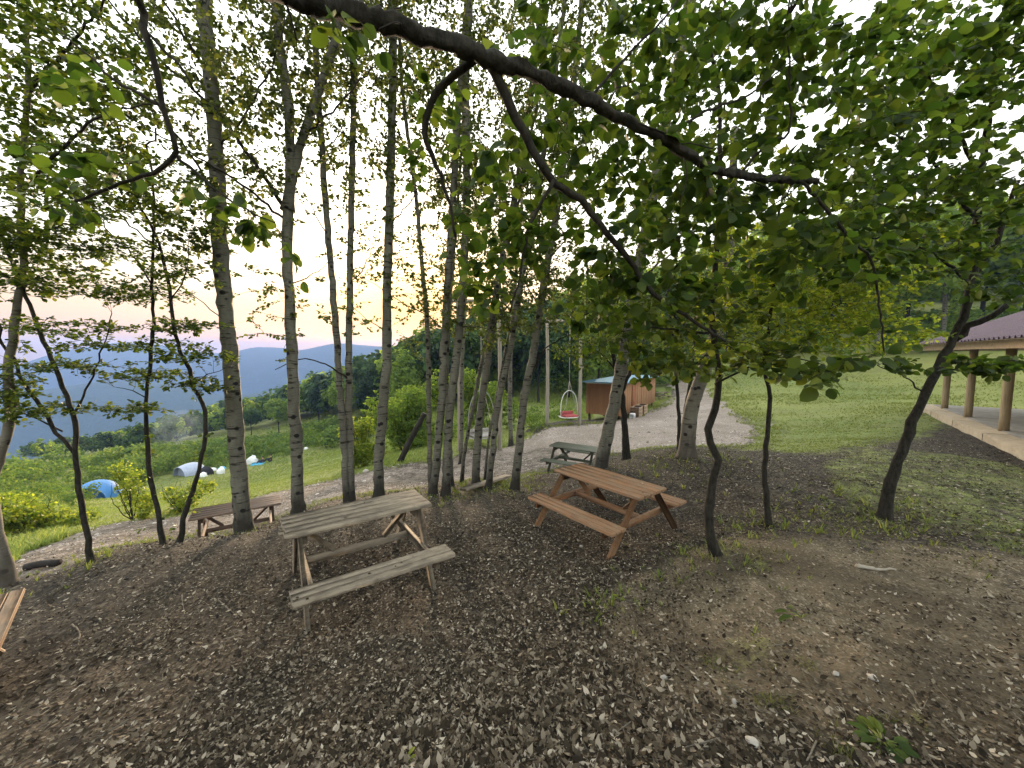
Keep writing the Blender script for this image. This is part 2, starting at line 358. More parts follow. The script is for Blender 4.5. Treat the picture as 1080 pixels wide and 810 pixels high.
# ---- the ground: litter, earth, gravel, grass, told apart by a painted mask of the place
def m_ground():
    m, t, o = mat('forest_floor'); P = t.coord()
    a = t.n('ShaderNodeVertexColor', layer_name='cover').outputs[0]
    s = t.n('ShaderNodeSeparateColor', {0: a}); gv, gr, di = s.outputs[0], s.outputs[1], s.outputs[2]
    v1 = t.n('ShaderNodeTexVoronoi', {'Vector': P, 'Scale': 26.0, 'Randomness': 1.0})
    v2 = t.n('ShaderNodeTexVoronoi', {'Vector': t.map(P, (1.4, .8, 1)), 'Scale': 55.0})
    vr = t.n('ShaderNodeSeparateColor', {0: v1.outputs['Color']}).outputs[0]
    vr2 = t.n('ShaderNodeSeparateColor', {0: v2.outputs['Color']}).outputs[0]
    big = t.noise(P, .9, 4); mid = t.noise(P, 5, 5, .6); fine = t.noise(P, 60, 4, .65); huge = t.noise(P, .10, 4)
    lit = t.ramp(vr, [(0, (.011, .0095, .0075)), (.4, (.026, .022, .0165)), (.8, (.058, .049, .037)), (1, (.13, .11, .085))])
    lit2 = t.ramp(vr2, [(0, (.010, .008, .0055)), (.6, (.035, .028, .020)), (1, (.115, .096, .069))])
    lit_a = lit; lit = t.mix(t.ramp(mid, [(.4, (0, 0, 0)), (.6, (1, 1, 1))]), lit, lit2)
    dirt = t.mix(t.ramp(mid, [(.3, (0, 0, 0)), (.7, (1, 1, 1))]), (.054, .043, .027), (.138, .111, .072))
    dirt = t.mix(t.ramp(fine, [(.45, (0, 0, 0)), (.75, (1, 1, 1))]), dirt, (.20, .165, .115))
    dirt = t.mix(t.ramp(vr2, [(.86, (0, 0, 0)), (.9, (.8, .8, .8))]), dirt, (.26, .22, .165))
    grav = t.mix(t.ramp(big, [(.3, (0, 0, 0)), (.7, (1, 1, 1))]), (.19, .158, .130), (.32, .275, .245))
    grav = t.mix(t.ramp(fine, [(.35, (0, 0, 0)), (.7, (.8, .8, .8))]), grav, (.13, .10, .08))
    grav = t.mix(t.ramp(vr2, [(.8, (0, 0, 0)), (.9, (.7, .7, .7))]), grav, (.42, .38, .34))
    grav = t.mix(t.ramp(t.noise(t.map(P, (1, .35, 1)), .55, 5, .65, .8), [(.45, (0, 0, 0)), (.62, (.6, .6, .6))]), grav, (.15, .125, .098))
    grav = t.mix(t.ramp(vr, [(.9, (0, 0, 0)), (.94, (.8, .8, .8))]), grav, (.12, .10, .085))
    grass = t.mix(t.ramp(mid, [(.3, (0, 0, 0)), (.7, (1, 1, 1))]), (.085, .115, .032), (.16, .185, .055))
    grass = t.mix(t.ramp(huge, [(.4, (0, 0, 0)), (.65, (.75, .75, .75))]), grass, (.21, .215, .065))
    grass = t.mix(t.ramp(big, [(.5, (0, 0, 0)), (.8, (.6, .6, .6))]), grass, (.13, .115, .055))
    edge = t.math('SUBTRACT', t.math('ADD', t.math('ADD', t.math('MULTIPLY', mid, .6), t.math('MULTIPLY', big, .35)), t.math('MULTIPLY', fine, .45)), .70)
    def m_(x): return t.ramp(t.math('ADD', x, edge), [(.38, (0, 0, 0)), (.62, (1, 1, 1))])
    dirt = t.mix(t.ramp(big, [(.42, (0, 0, 0)), (.62, (.75, .75, .75))]), dirt, (.045, .037, .025))
    c = t.mix(m_(di), lit, dirt); c = t.mix(m_(gv), c, grav); c = t.mix(m_(gr), c, grass)
    h = t.math('ADD', t.math('MULTIPLY', v1.outputs['Distance'], .6), t.math('ADD', t.math('MULTIPLY', v2.outputs['Distance'], .5), fine))
    t.bsdf(o, c, .88, t.bump(h, .7, .02), spec=.15); return m
GROUND = m_ground()

# ------------------------------------------------------------------ the ground sheet
def poly_mask(px, py, poly):
    inside = np.zeros(px.shape, bool); n_ = len(poly)
    for i in range(n_):
        x1, y1 = poly[i]; x2, y2 = poly[(i + 1) % n_]
        c = ((y1 > py) != (y2 > py)) & (px < (x2 - x1) * (py - y1) / (y2 - y1 + 1e-9) + x1); inside ^= c
    return inside
def world_poly(pts):
    return [tuple(gnd(px, py)[:2]) for px, py in pts]
GRAVEL = [world_poly([(40, 622), (96, 583), (172, 566), (258, 556), (313, 538), (400, 520), (500, 506), (545, 508), (575, 496), (640, 478), (725, 471), (782, 470), (800, 452), (765, 425), (745, 404), (722, 400), (700, 402), (712, 412), (690, 432), (640, 446), (560, 460), (500, 470), (420, 490), (350, 507), (290, 520), (190, 545), (120, 552), (30, 582), (15, 600)])]
MEADOW = [world_poly([(0, 600), (30, 582), (120, 552), (190, 545), (290, 520), (350, 507), (420, 490), (500, 470), (560, 460), (540, 440), (400, 440), (300, 440), (180, 470), (0, 490)])]
LAWN2 = [world_poly([(850, 485), (930, 472), (1000, 478), (1079, 490), (1250, 520), (1250, 600), (1079, 590), (1010, 570), (950, 545), (880, 515)])]
LAWN = [world_poly([(775, 478), (800, 452), (770, 425), (750, 405), (790, 392), (900, 385), (985, 385), (1079, 400), (1079, 440), (1000, 425), (985, 436), (960, 450), (930, 465), (900, 475), (850, 478)])]
MOSS = [world_poly(p) for p in ([(860, 520), (900, 505), (930, 530), (990, 545), (980, 565), (900, 562), (860, 548)], [(640, 478), (725, 470), (790, 480), (780, 500), (730, 492), (690, 498)],
        [(735, 690), (790, 660), (860, 700), (840, 760), (760, 740)], [(860, 770), (960, 740), (1000, 809), (880, 809)], [(970, 570), (1040, 580), (1030, 620), (975, 605)], [(700, 575), (760, 570), (840, 590), (800, 610), (730, 600)],
        [(455, 522), (520, 505), (580, 505), (560, 520), (480, 530)])]
DIRT = [world_poly([(590, 640), (700, 590), (760, 560), (900, 575), (1079, 580), (1250, 590), (1250, 809), (500, 809), (560, 730)])]
def covers(x, y):
    r = np.hypot(x, y); wob = 1 + np.clip(r / 9, 0, 6)
    jx = x + (fbm(x * .9, y * .9, 21) - .5) * .9 * np.clip(wob * .35, .3, 3); jy = y + (fbm(x * .9, y * .9, 22) - .5) * .9 * np.clip(wob * .35, .3, 3)
    def a(ps):
        k = np.zeros(x.shape, bool)
        for p in ps: k |= poly_mask(jx, jy, p)
        return k.astype(float)
    def soft(ps, amp):
        nonlocal jx, jy
        ox, oy = jx, jy; k = 0; sc = amp * np.clip(r / 13, .5, 2.2)
        for i in range(7):
            t_ = i * 2.4; jx = ox + sc * math.cos(t_) * (.35 + .65 * i / 6); jy = oy + sc * math.sin(t_) * (.35 + .65 * i / 6); k = k + a(ps) / 7
        jx, jy = ox, oy; return k
    g = soft(GRAVEL, .55); gr = np.maximum(a(MEADOW), soft(LAWN, 1.5)); gr = np.maximum(gr, a(LAWN2) * .50); ms = a(MOSS) * (fbm(x * 4, y * 4, 31) > .44) * .40
    az = np.degrees(np.arctan2(x, y)); far = (r > 24) & (g < .5)
    gr = np.where(far, 1, np.maximum(gr, ms)); q = (fbm(x * .55, y * .55, 23, 5) - .5) * 1.7; jx, jy = x + q, y + (fbm(x * .55, y * .55, 24, 5) - .5) * 1.7; d = np.maximum(soft(DIRT, 1.5), ((y < 1.2) & (x > 0)).astype(float)) * .72
    gr = np.where((r < 24) & (np.abs(az) > 58) & (r > 7), np.where(az > 0, .46, 1), gr)
    pth = (g > .4) & (x < 1.8) & (y < 15.5); g = np.where(pth, .50, g)
    return g, np.where(g > .55, 0, gr), d

def ground():
    th = np.concatenate([np.linspace(-62, 62, 620), np.linspace(62, 298, 140)[1:-1]]); th = np.radians(th)
    rr = np.concatenate([[.02, .3, .6, .9], np.geomspace(1.2, 60, 300), np.geomspace(62, 3000, 70)])
    A, B = np.meshgrid(th, rr); x = B * np.sin(A); y = B * np.cos(A); z = np.maximum(H(x, y), -350)
    nt, nr = len(th), len(rr)
    i = np.arange(nr - 1)[:, None] * nt; j = np.arange(nt)[None]; j2 = (j + 1) % nt
    q = np.stack([i + j, i + nt + j, i + nt + j2, i + j2], -1).reshape(-1, 4)
    mb = MB().add(np.stack([x, y, z], -1), [q]); o = mb.build('ground', GROUND, smooth=True)
    g, gr, d = covers(x.ravel(), y.ravel())
    def soften(k):
        k = k.reshape(nr, nt)
        for _ in range(6): k = (k + np.roll(k, 1, 1) + np.roll(k, -1, 1) + np.vstack([k[:1], k[:-1]]) + np.vstack([k[1:], k[-1:]])) / 5
        return k.ravel()
    ca = o.data.color_attributes.new('cover', 'FLOAT_COLOR', 'POINT')
    ca.data.foreach_set('color', np.stack([soften(g), soften(gr), soften(d), np.ones(nt * nr)], 1).ravel().astype(np.float32))
    tag(o, kind='structure'); return o
ground()

def instances(tv, tf, pos, M, sc):
    "copies of a little face template: pos n,3; M n,3,3 (columns = local axes); sc n"
    tv = np.asarray(tv, float); n_ = len(pos)
    v = np.einsum('nij,kj->nki', M * np.asarray(sc)[:, None, None], tv) + pos[:, None]
    mb = MB(); off = (np.arange(n_) * len(tv))[:, None, None]
    mb.v = [v.reshape(-1, 3)]; mb.n = n_ * len(tv)
    mb.f = [(np.asarray(f)[None] + off).reshape(-1, len(f[0])) for f in tf]; return mb
def frames(axis, nrm):
    a = axis / (np.linalg.norm(axis, axis=1)[:, None] + 1e-9)
    c = np.cross(nrm, a); c /= np.linalg.norm(c, axis=1)[:, None] + 1e-9
    return np.stack([a, c, np.cross(a, c)], -1)
def merge(mbs):
    m = MB()
    for b in mbs:
        for v in b.v: m.v.append(v)
        for f in b.f: m.f.append(f + m.n)
        m.n += b.n
    return m
# leaf templates (x along the leaf)
LV_NEAR = [(0, 0, 0), (.33, 0, -.01), (.68, 0, -.03), (1.0, 0, -.12), (.13, .27, .05), (.45, .42, .09), (.82, .25, .0), (.13, -.27, .05), (.45, -.42, .09), (.82, -.25, .0)]
LF_NEAR = [[(0, 1, 5, 4), (1, 2, 6, 5), (1, 0, 7, 8), (2, 1, 8, 9)], [(2, 3, 6), (3, 2, 9)]]
LV_FAR = [(0, 0, 0), (.3, .34, .06), (.72, .30, .03), (1, 0, -.08), (.72, -.30, .03), (.3, -.34, .06)]
LF_FAR = [[(0, 3, 2, 1), (3, 0, 5, 4)]]
LV_DEAD = [(-.25, 0, .02), (0, 0, .03), (.28, .27, .13), (.62, .25, .15), (.95, .07, .16), (1.12, 0, .26), (.88, -.12, .10), (.55, -.27, .05), (.22, -.22, .04), (.3, 0, .02), (.65, 0, .06)]
LF_DEAD = [[(1, 9, 2, 1), (9, 10, 3, 2), (10, 5, 4, 3), (9, 1, 8, 7), (10, 9, 7, 6)], [(5, 10, 6), (0, 1, 2), (0, 8, 1)]]
LF_DEAD = [[(9, 10, 3, 2), (10, 5, 4, 3), (10, 9, 7, 6)], [(5, 10, 6), (1, 9, 2), (9, 1, 8), (9, 8, 7)]]
LV_DEAD[0] = (0, 0, .03)

def jit(k, s, rng): return rng.normal(0, s, (k, 3))
class Tree:
    def __init__(s, base, seed):
        s.base = np.array(base, float); s.rng = np.random.default_rng(seed); s.nodes = []; s.limbs = MB(); s.br = []; s.lp = []; s.la = []; s.ln = []; s.ls = []
    def skeleton(s, P, every=.12):
        Q = smooth_line(P, every); s.nodes.append(np.hstack([Q, np.gradient(Q, axis=0)])); return Q
    def limb(s, P, r0, r1, k=7, step=.10, wob=.012, lump=.25):
        Q = smooth_line(P, step); Q[1:-1] += jit(len(Q) - 2, wob, s.rng)
        s.nodes.append(np.hstack([Q, np.gradient(Q, axis=0)])); s.br.append(MB().tube(Q, np.linspace(r0, r1, len(Q)), k, lump=lump, seed=int(s.rng.integers(99))))
        return Q
    def cloud(s, c, rad, n_, leaf, per=10, flat=.5, twig=.0045, droop=.15, spread=1.0, rise=.35):
        "n_ twigs grown from the nearest wood into an ellipsoid of leaves"
        rng = s.rng; c = np.array(c, float); rad = np.array(rad, float)
        T = rng.normal(0, 1, (n_, 3)); T /= np.linalg.norm(T, axis=1)[:, None]; T = c + T * rad * (rng.random(n_) ** .4)[:, None]
        N = np.vstack(s.nodes); d0 = np.array([np.min(np.sum((N[:, :3] - t) ** 2, 1)) for t in T]); T = T[np.argsort(d0)]
        extra = []
        for t in T:
            if extra and len(extra) % 6 == 0: N = np.vstack([N] + extra); extra = []
            dv = t - N[:, :3]; d2 = np.einsum('ij,ij->i', dv, dv) + .5 * np.maximum(-dv[:, 2], 0) ** 2
            i = int(np.argmin(d2)); a = N[i, :3]; L = math.sqrt(max(d2[i], 1e-6))
            if L < .04: t = t + rng.normal(0, .12, 3); L = np.linalg.norm(t - a)
            mid = (a + t) / 2 + rng.normal(0, .07 * L, 3) + np.array([0, 0, rise * .22 * L])
            m_ = 4 if L < .5 else (6 if L < 1.5 else 9); u = np.linspace(0, 1, m_)[:, None]
            Q = (1 - u) ** 2 * a + 2 * u * (1 - u) * mid + u * u * t
            Q[1:-1] += rng.normal(0, .018 * L, (m_ - 2, 3)); Q[-1, 2] -= droop * .1 * L
            s.limbs.tube(Q, np.linspace(twig * (.6 + .55 * min(L, 2.5)), twig * .35, m_), 4 if L > .6 else 3, cap=False)
            extra.append(np.hstack([Q[1:], np.gradient(Q, axis=0)[1:]]))
            # leaves along the outer stretch of the twig
            k = max(3, int(rng.normal(per, per * .25))); f0 = max(.15, 1 - .55 / max(L, .3)); f = f0 + (1 - f0) * rng.random(k) ** .8
            ix = np.clip((f * (m_ - 1)).astype(int), 0, m_ - 2); fr = f * (m_ - 1) - ix
            p = Q[ix] * (1 - fr)[:, None] + Q[ix + 1] * fr[:, None]; tang = Q[ix + 1] - Q[ix]; tang /= np.linalg.norm(tang, axis=1)[:, None] + 1e-9
            side = np.cross(tang, [0, 0, 1.]); side /= np.linalg.norm(side, axis=1)[:, None] + 1e-6
            sg = np.where(np.arange(k) % 2, 1, -1)[:, None]
            ax = tang * .6 + side * sg * .9 + rng.normal(0, .35, (k, 3)); ax[:, 2] -= droop
            ax /= np.linalg.norm(ax, axis=1)[:, None]
            nr = np.array([0, 0, 1.]) * flat + rng.normal(0, 1 - flat * .75, (k, 3))
            p = p + ax * leaf * (.25 + spread * rng.random((k, 1)) * .6)
            s.lp.append(p); s.la.append(ax); s.ln.append(nr); s.ls.append(leaf * np.clip(rng.normal(1, .22, k), .5, 1.5))
    def wood(s, bm, tm, parent, nm='branch'):
        for b in s.br: b.build(nm, bm, parent, smooth=True, origin=s.base)
        if s.limbs.n: tag(s.limbs.build('twigs', tm, parent, smooth=True, origin=s.base), kind='stuff')
    def leaves(s, name, m, parent, near=False):
        if not s.lp: return
        p = np.vstack(s.lp) - s.base; M = frames(np.vstack(s.la), np.vstack(s.ln)); sc = np.concatenate(s.ls)
        tv = np.array(LV_NEAR if near else LV_FAR)
        return instances(tv, LF_NEAR if near else LF_FAR, p, M, sc).build(name, m, parent, smooth=near)

def make_tree(name, label, cat, stems, bark, leafm, clouds, limbs=(), seed=1, group=None, near=False, flare=1.55, branch_mat=None, epi=0, kw=None, lump=.22, dens=1.0, tp=.8):
    """stems: list of (points_px, y_near, y_far or same, radius_at_base, radius_at_top, metres kept growing above). Parts: trunk(s), branches, crown"""
    kw = kw or {}
    px, py = stems[0][0][0]; y = stems[0][1]; b = U(px, py, y); b[2] = Hs(b[0], b[1])
    root = empty(name, b, label, cat, group); t = Tree(b, seed)
    for pts, y0, y1, r0, r1, up in stems:
        n_ = len(pts); P = [U(q[0], q[1], y0 + (y1 - y0) * i / (n_ - 1)) for i, q in enumerate(pts)]
        if pts is stems[0][0] or r0 < 0: P[0] = np.array([P[0][0], P[0][1], Hs(P[0][0], P[0][1]) - .08])
        r0 = abs(r0); P = np.array(P)
        if up > 0:
            d = P[-1] - P[-2]; d /= np.linalg.norm(d); d = d * .5 + np.array([0, 0, .5]); d /= np.linalg.norm(d)
            P = np.vstack([P] + [P[-1] + d * up * k + t.rng.normal(0, .05, 3) for k in (.35, .7, 1.0)])
        Q = t.skeleton(P, .11); m_ = len(Q); u = np.linspace(0, 1, m_)
        rr = r0 + (r1 - r0) * u ** tp
        hgt = Q[:, 2] - Q[0, 2]; rr = rr * (1 + (flare - 1) * np.exp(-np.maximum(hgt, 0) / .15))
        Q[1:-1] += jit(m_ - 2, .006, t.rng)
        MB().tube(Q, rr, 14 if r0 > .05 else 9, lump=lump, seed=seed).build('trunk', bark, root, smooth=True, origin=b)
        if epi:
            for i in range(3, int(m_ * .85)):
                if t.rng.random() < epi:
                    c = Q[i] + t.rng.normal(0, 1, 3) * [.09, .09, .05]; t.cloud(c, (.06, .06, .05), 1, .05, 7, .5)
    for pts, y0, y1, r0, r1 in limbs:
        P = [U(q[0], q[1], y0 + (y1 - y0) * i / (len(pts) - 1)) for i, q in enumerate(pts)]; t.limb(P, r0, r1)
    for c in clouds:
        (cx, cy, y, rx, ry, rd, n_, leaf), ck = c[:8], (c[8] if len(c) > 8 else {})
        s = y / F * 1.05; t.cloud(U(cx, cy, y), (rx * s, rd, ry * s), int(n_ * dens), leaf, **{**kw, **ck})
    t.wood(branch_mat or TWIG, TWIG, root)
    t.leaves('crown', leafm, root, near)
    return root

# ------------------------------------------------------------------ trees on the terrace
GA = 'slender aspens along the terrace edge'
LA = .064
def asp(name, label, pts, y, r0, r1, up, clouds, seed, limbs=(), y1=None, bark=BARK, **k):
    extra = k.pop('extra_stems', [])
    return make_tree(name, label, 'tree', [(pts, y, y1 or y, r0 * .76, r1 * .76, up)] + extra, bark, LEAF_ASPEN, clouds, limbs, seed, k.pop('group', GA), kw=dict(flat=.35, twig=.0042, per=13, droop=.25), dens=1.75, **k)

make_tree('smooth_barked_tree', 'stout smooth grey trunk bowing in and out at the photo\'s left edge', 'tree',
          [([(6, 617), (1, 580), (-8, 545), (-10, 515), (-3, 488), (7, 460), (11, 425), (9, 395), (16, 340), (25, 280), (22, 230), (24, 160), (30, 90), (28, 10)], 4.9, 5.2, -.118, .018, 1.5)], BARK_G, LEAF_HORN,
          [(60, 60, 5.0, 90, 60, 1.0, 130, .062), (60, 170, 5.1, 80, 50, .9, 100, .06), (30, 270, 5.1, 60, 40, .6, 60, .055), (10, 420, 5.0, 40, 30, .4, 25, .05)],
          [([(24, 200), (70, 150), (110, 120), (160, 110)], 5.1, 4.6, .025, .008), ([(25, 260), (60, 240), (110, 235)], 5.1, 4.8, .02, .006), ([(27, 100), (80, 40), (120, -10)], 5.2, 4.7, .025, .01)],
          seed=11, dens=2.6, tp=.3, kw=dict(flat=.8, per=13, droop=.05))
make_tree('forked_sapling', 'thin dark sapling forked into a V low down, just left of the blue tent', 'tree',
          [([(96, 592), (91, 560), (85, 525), (81, 500), (79, 474), (77, 437), (62, 397), (42, 350), (24, 303), (8, 267), (-5, 230)], 5.2, 5.0, -.038, .016, .6)], BARK_D, LEAF_HORN,
          [(90, 215, 5.0, 70, 16, .8, 45, .055), (55, 250, 5.0, 80, 14, .8, 60, .052), (60, 300, 5.0, 90, 12, .8, 60, .052), (45, 345, 5.0, 75, 10, .7, 45, .05), (70, 385, 5.1, 60, 7, .6, 30, .05), (50, 432, 5.1, 60, 7, .5, 24, .05), (95, 362, 5.1, 30, 12, .4, 14, .05), (10, 390, 5, 25, 30, .4, 18, .05)],
          [([(79, 478), (72, 470), (43, 430), (17, 387), (0, 347), (-15, 300)], 5.2, 5.0, .026, .012), ([(78, 440), (97, 397), (110, 358), (118, 330)], 5.2, 5.1, .016, .005), ([(66, 455), (40, 440), (15, 436)], 5.2, 4.9, .012, .004)],
          seed=12, dens=1.7, kw=dict(flat=.92, per=13, droop=.0, rise=.1), branch_mat=BARK_D)
make_tree('crooked_sapling', 'crooked dark sapling, left one of the pair in front of the pale tent', 'tree',
          [([(172, 569), (166, 540), (158, 500), (156, 470), (153, 435), (157, 400), (160, 367), (162, 335), (160, 295), (163, 233), (160, 180)], 5.7, 5.6, -.037, .011, .6)], BARK_D, LEAF_HORN,
          [(150, 215, 5.6, 70, 14, .8, 45, .052), (120, 265, 5.6, 70, 12, .7, 40, .052), (145, 310, 5.6, 60, 12, .7, 40, .05), (155, 395, 5.6, 45, 7, .5, 26, .055), (150, 432, 5.6, 32, 8, .4, 18, .055), (160, 365, 5.6, 55, 8, .5, 24, .052)],
          [([(160, 300), (140, 270), (110, 240), (90, 200)], 5.6, 5.4, .012, .005), ([(155, 420), (140, 412), (120, 408)], 5.65, 5.5, .008, .003)],
          seed=13, dens=1.7, kw=dict(flat=.9, per=13, droop=.0, rise=.1), branch_mat=BARK_D, epi=.55, lump=.45)
make_tree('crooked_sapling', 'crooked dark sapling curving right at mid height, beside its crooked twin', 'tree',
          [([(186, 566), (196, 540), (206, 510), (213, 480), (218, 450), (214, 425), (203, 408), (200, 390), (190, 370), (182, 333), (177, 293), (167, 257), (155, 230), (143, 207), (128, 150)], 5.7, 5.5, -.038, .011, .8)], BARK_D, LEAF_HORN,
          [(190, 190, 5.5, 50, 14, .8, 36, .052), (205, 240, 5.5, 40, 14, .6, 30, .052), (110, 150, 5.5, 70, 30, .8, 60, .052), (185, 345, 5.5, 50, 8, .6, 30, .052), (210, 375, 5.5, 40, 8, .5, 26, .055), (215, 405, 5.6, 40, 9, .4, 22, .055), (190, 290, 5.5, 50, 14, .6, 30, .05)],
          [([(202, 400), (225, 392), (250, 385)], 5.6, 5.4, .008, .003), ([(180, 320), (195, 290), (200, 250)], 5.5, 5.4, .01, .004), ([(170, 265), (130, 230), (95, 190), (60, 140)], 5.5, 5.2, .011, .004)],
          seed=14, dens=1.7, kw=dict(flat=.9, per=13, droop=.0, rise=.1), branch_mat=BARK_D, epi=.55, lump=.45)

asp('aspen', 'thickest pale aspen trunk at left, standing right in front of the dark brown picnic table', [(257, 563), (252, 500), (247, 440), (243, 380), (239, 335), (233, 270), (231, 220), (226, 130), (220, 60), (214, 0), (206, -70)], 6.2, -.166, .105, 3.0,
    [(180, 110, 6.0, 90, 90, 1.3, 110, LA), (230, 20, 6.2, 80, 60, 1.4, 110, LA), (260, 120, 6.1, 40, 80, .9, 45, LA), (215, 250, 6.0, 40, 40, .8, 28, LA), (200, -120, 6.4, 150, 70, 1.6, 120, .07)], 21,
    [([(231, 215), (205, 170), (170, 120), (150, 80)], 6.2, 5.7, .022, .008), ([(228, 160), (260, 120), (285, 70), (300, 20)], 6.2, 6.0, .02, .008), ([(222, 80), (190, 30), (160, -20)], 6.2, 5.8, .026, .01), ([(243, 345), (215, 320), (190, 300)], 6.2, 6.0, .010, .004)], group=GA)
asp('forked_aspen', 'pale aspen splitting into two stems above head height, second thick trunk from left', [(314, 543), (313, 480), (309, 400), (306, 330), (303, 270), (304, 215), (306, 190), (305, 120), (297, 60), (290, 0), (284, -70)], 6.7, -.135, .075, 3.0,
    [(270, 100, 6.6, 60, 110, 1.2, 80, LA), (330, 60, 6.7, 50, 80, 1.2, 70, LA), (300, -110, 6.7, 130, 60, 1.5, 110, .07), (280, 330, 6.5, 40, 50, .7, 24, .05), (270, 200, 6.5, 50, 60, .9, 40, LA)], 22,
    [([(303, 222), (270, 175), (240, 130), (205, 95), (165, 60), (115, 0), (90, -30)], 6.7, 5.2, .035, .010), ([(302, 232), (262, 200), (225, 175), (180, 150), (130, 120)], 6.7, 5.4, .024, .006),
     ([(322, 140), (350, 118), (385, 80), (410, 55)], 6.7, 6.3, .02, .006), ([(305, 300), (330, 290), (350, 270)], 6.7, 6.6, .012, .004)], extra_stems=[([(303, 222), (306, 195), (318, 150), (335, 100), (350, 55), (358, 18), (364, -50), (372, -120)], 6.7, 6.8, .078, .045, 1.5)])
asp('aspen', 'slim aspen stem of the touching twin pair, the one leaning left as it rises', [(366, 533), (363, 470), (358, 400), (354, 340), (346, 250), (340, 160), (335, 90), (330, 0), (325, -70)], 7.3, -.088, .06, 2.5,
    [(340, 130, 7.2, 45, 100, 1.2, 65, LA), (330, 20, 7.2, 60, 60, 1.2, 60, LA), (320, -90, 7.2, 110, 50, 1.4, 70, .07)], 23,
    [([(346, 250), (330, 220), (318, 180)], 7.3, 7.1, .012, .004), ([(340, 165), (362, 130), (378, 90)], 7.3, 7.1, .014, .005)])
asp('aspen', 'slim aspen stem of the touching twin pair, the straighter one rising upright', [(371, 532), (369, 460), (368, 380), (369, 300), (371, 200), (373, 100), (372, 30), (371, -60)], 7.35, -.088, .06, 2.5,
    [(375, 150, 7.3, 45, 100, 1.2, 70, LA), (385, 30, 7.3, 50, 60, 1.2, 60, LA), (370, 310, 7.3, 40, 50, .8, 26, .05)], 24,
    [([(368, 400), (345, 385), (315, 378), (290, 390)], 7.3, 6.8, .016, .006), ([(369, 300), (385, 280), (400, 240)], 7.3, 7.1, .012, .004), ([(372, 150), (350, 130), (335, 100)], 7.3, 7.2, .012, .004)])
asp('aspen', 'single straight aspen trunk standing just behind the right half of the weathered grey picnic table', [(399, 526), (400, 480), (405, 420), (408, 375), (408, 330), (410, 250), (412, 180), (414, 100), (414, 40), (411, -60)], 7.4, -.13, .075, 3.0,
    [(410, 110, 7.2, 50, 90, 1.2, 80, LA), (420, 10, 7.3, 60, 60, 1.2, 70, LA), (400, -100, 7.4, 120, 50, 1.5, 80, .07), (430, 270, 7.3, 40, 50, .8, 34, .05), (390, 260, 7.3, 30, 50, .8, 20, .05)], 25,
    [([(410, 240), (440, 200), (455, 150)], 7.4, 7.2, .014, .005), ([(412, 190), (385, 160), (365, 130)], 7.4, 7.2, .015, .005), ([(408, 350), (385, 335), (370, 320)], 7.4, 7.3, .01, .004)])
asp('aspen', 'very thin aspen stem pressed against the left side of the central clump', [(455, 530), (453, 470), (452, 400), (451, 350), (446, 290), (440, 220), (434, 170), (425, 100), (420, 20)], 7.5, -.07, .035, 1.5,
    [(440, 170, 7.4, 45, 70, 1.0, 55, LA), (430, 330, 7.4, 30, 50, .7, 26, .05), (435, 60, 7.4, 40, 60, 1, 50, LA)], 26,
    [([(446, 330), (425, 320), (395, 300), (375, 290)], 7.5, 7.2, .012, .004), ([(440, 225), (425, 190), (415, 160)], 7.5, 7.3, .01, .004)])
asp('aspen', 'aspen in the central clump whose foot is nearest the weathered grey table\'s right end', [(457, 531), (460, 490), (466, 415), (469, 350), (473, 290), (477, 225), (484, 110), (493, 0), (498, -60)], 7.3, -.105, .06, 2.5,
    [(480, 160, 7.2, 45, 80, 1.2, 80, .06), (490, 40, 7.2, 60, 60, 1.2, 80, .06), (470, 300, 7.2, 40, 50, .8, 40, .055)], 27,
    [([(470, 350), (450, 330), (435, 300)], 7.3, 7.1, .01, .004), ([(476, 240), (500, 200), (515, 160)], 7.3, 7.1, .014, .005)])
asp('aspen', 'rough dark-knotted aspen in the central clump, a hand\'s width right of its neighbour', [(470, 530), (474, 440), (481, 380), (484, 350), (489, 290), (492, 200), (491, 100), (496, 0), (500, -60)], 7.3, -.11, .07, 2.5,
    [(500, 180, 7.2, 45, 90, 1.2, 90, .06), (510, 50, 7.2, 60, 60, 1.2, 80, .06), (500, 330, 7.2, 40, 50, .8, 45, .055), (500, -90, 7.3, 120, 50, 1.5, 80, .07)], 28,
    [([(484, 345), (505, 345), (530, 350)], 7.3, 7.1, .012, .004), ([(490, 230), (470, 190), (460, 150)], 7.3, 7.1, .014, .005)])
asp('aspen', 'pale thin aspen half hidden behind the pair of trunks at the central clump', [(477, 508), (473, 450), (471, 400), (474, 330), (480, 250), (487, 150), (490, 60)], 8.4, -.065, .03, 1.5,
    [(480, 200, 8.2, 40, 90, 1.0, 50, LA)], 29, [([(473, 400), (460, 370), (450, 330)], 8.4, 8.2, .01, .004)])
asp('aspen', 'thin dark aspen slanting right behind the left end of the fallen plank', [(486, 499), (491, 470), (500, 425), (507, 385), (511, 365), (522, 315), (538, 250), (550, 200), (560, 140)], 8.6, -.062, .03, 1.5,
    [(540, 230, 8.3, 45, 60, 1.0, 70, .06), (520, 330, 8.3, 35, 40, .8, 40, .055)], 30, [([(505, 395), (495, 360), (490, 320)], 8.6, 8.4, .01, .004)])
asp('aspen', 'pale thick aspen standing at the middle of the fallen plank', [(502, 514), (503, 480), (507, 433), (513, 387), (518, 355), (525, 300), (537, 240), (548, 180), (560, 100), (572, 0)], 7.8, -.115, .06, 2.5,
    [(545, 180, 7.6, 50, 80, 1.2, 110, .06), (560, 50, 7.6, 60, 70, 1.2, 90, .06), (530, 320, 7.6, 40, 40, .8, 50, .055)], 31, [([(520, 340), (545, 310), (560, 270)], 7.8, 7.5, .014, .005), ([(530, 280), (505, 240), (490, 200)], 7.8, 7.6, .012, .004)])
